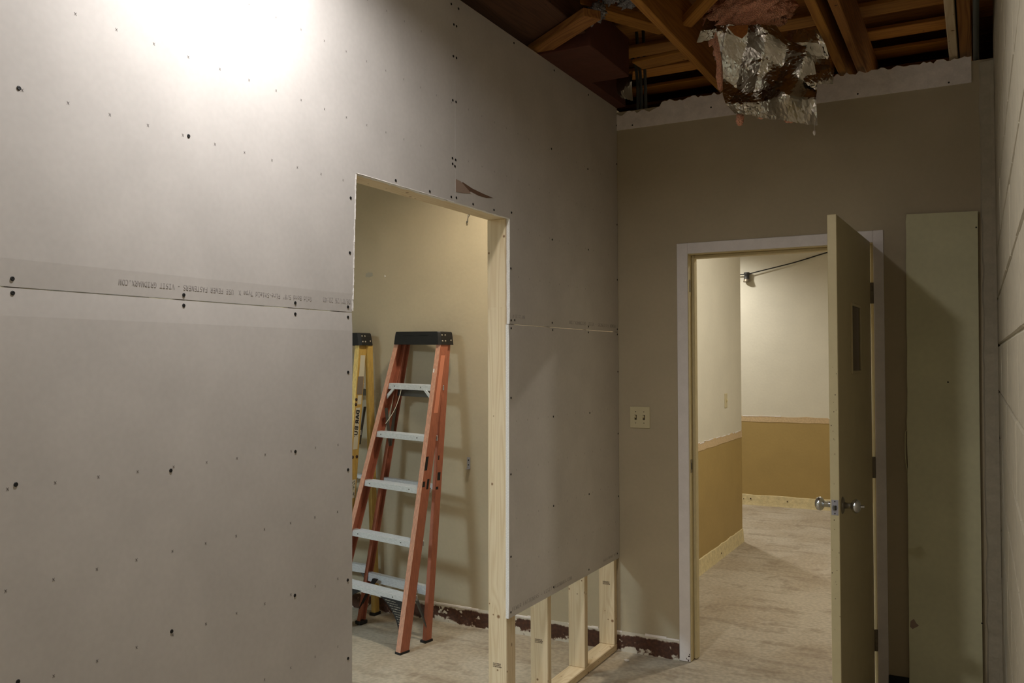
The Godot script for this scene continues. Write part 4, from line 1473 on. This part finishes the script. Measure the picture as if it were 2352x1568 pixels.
	tube(st, curve([Vector3(1.732, 2.93, -0.05), Vector3(1.732, 2.955, 0.3), Vector3(1.735, 2.96, 1.3)], 6), 0.012, 12)
	var pipe := solid("conduit", st, M.cable_grey)
	pipe.set_meta("label", "dark conduit running in the ceiling beside the block wall")
	pipe.set_meta("category", "conduit")

# ------------------------------------------------------------------ switches, panel and oddments
func small_things():
	# double switch plate
	var t := thing("light_switch", "ivory double switch plate with two toggles on the khaki wall by the door", "switch", Vector3(0.121, 1.258, 0))
	var st := begin()
	box(st, Vector3(0.112, 0.114, 0.006), Transform3D(Basis(), Vector3(0, 0, 0.003)), 0.003)
	solid("plate", st, M.ivory, t)
	for x in [-0.023, 0.023]:
		st = begin()
		span(st, Vector3(x - 0.006, -0.013, 0.0055), Vector3(x + 0.006, 0.013, 0.0068), 0.0)
		var tg := solid("toggle_slot", st, M.ivory_dark, t)
		st = begin()
		box(st, Vector3(0.008, 0.011, 0.016), Transform3D(Basis(Vector3.RIGHT, -0.5), Vector3(x - 0.001, 0.004, 0.011)), 0.0015)
		solid("toggle", st, M.ivory, tg)
		for y in [0.03, -0.03]:
			st = begin(true)
			lathe(st, [Vector2(0.0032, 0.0), Vector2(0.0028, 0.001), Vector2(0.0, 0.0013)], Transform3D(Basis(Vector3.RIGHT, PI / 2), Vector3(x, y, 0.006)), 10)
			solid("plate_screw", st, M.hinge_steel, t)
	# corridor switch, seen almost edge on
	t = thing("light_switch", "single ivory switch plate on the cream corridor wall past the door", "switch", Vector3(-0.092, 1.234, -2.62))
	st = begin()
	box(st, Vector3(0.006, 0.115, 0.072), Transform3D(Basis(), Vector3(0.003, 0, 0)), 0.003)
	solid("plate", st, M.ivory, t)
	st = begin()
	box(st, Vector3(0.014, 0.02, 0.009), Transform3D(Basis(Vector3.BACK, 0.4), Vector3(0.01, 0.002, 0)), 0.002)
	solid("toggle", st, M.ivory, t)
	# hanging string-light cable with one guard
	t = thing("string_light", "black cable with one small guarded lamp holder strung along the far corridor wall", "string light", Vector3(-0.478, 2.46, -5.062))
	st = begin(true)
	tube(st, curve([Vector3(-1.2, 0.05, 0.0), Vector3(-0.5, 0.035, 0.0), Vector3(-0.08, 0.028, 0.0), Vector3(0.0, 0.026, 0.0), Vector3(0.09, 0.045, 0.0), Vector3(0.5, 0.13, -0.012), Vector3(0.82, 0.215, -0.026), Vector3(1.5, 0.38, -0.03)], 8), 0.006, 8)
	solid("cable", st, M.cable_black, t)
	st = begin(true)
	lathe(st, [Vector2(0.0, 0.05), Vector2(0.028, 0.048), Vector2(0.031, 0.04), Vector2(0.03, 0.022), Vector2(0.027, 0.018), Vector2(0.029, -0.02), Vector2(0.033, -0.024)], Transform3D(), 20)
	solid("socket", st, M.socket_grey, t)
	st = begin(true)
	lathe(st, [Vector2(0.031, -0.022), Vector2(0.037, -0.045), Vector2(0.040, -0.052), Vector2(0.034, -0.058), Vector2(0.0, -0.05)], Transform3D(), 20)
	solid("guard", st, M.hinge_steel, t)
	# pale board standing between door frame and block wall
	var n := noise(6.0, 55, 4)
	var pts := PackedVector2Array()
	pts.append(Vector2(1.437, 2.237))
	for i in 46:
		var y := 2.2 - 2.19 * i / 45.0
		pts.append(Vector2(1.434 - 0.011 * (1.0 - y / 2.2) + n.get_noise_1d(y * 3.0) * (0.006 if y < 1.75 and y > 1.0 else 0.002), y))
	pts.append_array(PackedVector2Array([Vector2(1.722, 0.01), Vector2(1.724, 1.3), Vector2(1.729, 2.228)]))
	st = begin()
	extrude(st, pts, Transform3D(), -0.001, 0.009)
	t = thing("wall_board", "tall pale green painted board fixed to the wall right of the door frame", "board", Vector3(1.58, 0, 0.014))
	var bd := solid("board", st, M.board_paint, t)
	bd.position = Vector3(-1.58, 0, 0.0)
	st = begin()
	extrude(st, PackedVector2Array([Vector2(1.432, 0.36), Vector2(1.446, 0.372), Vector2(1.457, 0.352), Vector2(1.467, 0.345), Vector2(1.456, 0.336), Vector2(1.44, 0.325), Vector2(1.429, 0.335)]), Transform3D(), 0.0088, 0.0096)
	var ch := solid("torn_patch", st, M.torn_pale, t)
	ch.position = Vector3(-1.58, 0, 0)
	st = begin(true)
	for q in [Vector2(1.722, 2.155), Vector2(1.722, 0.39), Vector2(1.60, 1.46)]:
		lathe(st, [Vector2(0.004, 0.0), Vector2(0.003, 0.001), Vector2(0.0, 0.0013)], Transform3D(Basis(Vector3.RIGHT, PI / 2), Vector3(q.x - 1.58, q.y, 0.009)), 8)
	bits("nail_head", st, M.screw_black, t)
	# loop of loose paint film by the board's edge
	st = begin(true)
	tube(st, curve([Vector3(1.431, 1.235, 0.012), Vector3(1.421, 1.225, 0.02), Vector3(1.419, 1.16, 0.024), Vector3(1.421, 1.09, 0.02), Vector3(1.427, 1.048, 0.012)], 6), 0.0022, 6)
	var lp := solid("paint_curl", st, M.board_paint)
	lp.set_meta("label", "thin curl of loose paint beside the pale board at switch height")
	lp.set_meta("category", "paint curl")
	# left on the store side of the wall
	t = thing("wall_bracket", "small zinc bracket screwed to the khaki wall right of the orange ladder", "bracket", Vector3(-0.948, 0.958, 0))
	st = begin()
	span(st, Vector3(-0.011, -0.035, 0.0), Vector3(0.011, 0.035, 0.003), 0.001)
	solid("plate", st, M.latch_zinc, t)
	st = begin()
	span(st, Vector3(-0.011, -0.035, 0.0), Vector3(0.011, -0.031, 0.024), 0.001)
	solid("ledge", st, M.latch_zinc, t)
	for y in [0.018, -0.01]:
		st = begin(true)
		lathe(st, [Vector2(0.004, 0.0), Vector2(0.003, 0.0016), Vector2(0.0, 0.002)], Transform3D(Basis(Vector3.RIGHT, PI / 2), Vector3(0, y, 0.003)), 10)
		solid("screw", st, M.screw_black, t)
	st = begin(true)
	tube(st, curve([Vector3(-0.937, 2.43, 0.002), Vector3(-0.936, 2.43, 0.02), Vector3(-0.936, 2.405, 0.026), Vector3(-0.94, 2.39, 0.02), Vector3(-0.95, 2.385, 0.012), Vector3(-0.955, 2.395, 0.008)], 5), 0.0025, 6)
	var h := solid("wire_hook", st, M.dull_steel)
	h.set_meta("label", "bent wire hook high on the khaki wall under the doorway head")
	h.set_meta("category", "hook")
	st = begin()
	extrude(st, PackedVector2Array([Vector2(-0.006, -0.006), Vector2(0.005, -0.004), Vector2(0.003, 0.005), Vector2(-0.004, 0.008)]), Transform3D(), 0.0, 0.002)
	var wp := solid("wall_chip", st, M.gypsum)
	wp.position = Vector3(-1.556, 2.096, 0)
	wp.set_meta("label", "small white chip in the khaki paint above the two stepladders")
	wp.set_meta("category", "paint chip")
	st = begin()
	extrude(st, PackedVector2Array([Vector2(-0.03, -0.012), Vector2(0.0, -0.016), Vector2(0.028, -0.006), Vector2(0.024, 0.012), Vector2(-0.006, 0.016), Vector2(-0.028, 0.008)]), Transform3D(), 0.0, 0.0012)
	wp = solid("wall_patch", st, M.filler)
	wp.position = Vector3(-1.68, 2.111, 0)
	wp.set_meta("label", "grey filler patch on the khaki wall above the yellow stepladder")
	wp.set_meta("category", "filler patch")
	st = begin(true)
	blob(st, Vector3.ZERO, Vector3(0.014, 0.006, 0.009), 61, 0.4, 1.5)
	var chip := solid("plaster_chip", st, M.gypsum)
	chip.position = Vector3(0.09, 0.005, 0.139)
	chip.set_meta("label", "small white plaster chip lying on the slab near the bottom plate")
	chip.set_meta("category", "chip")
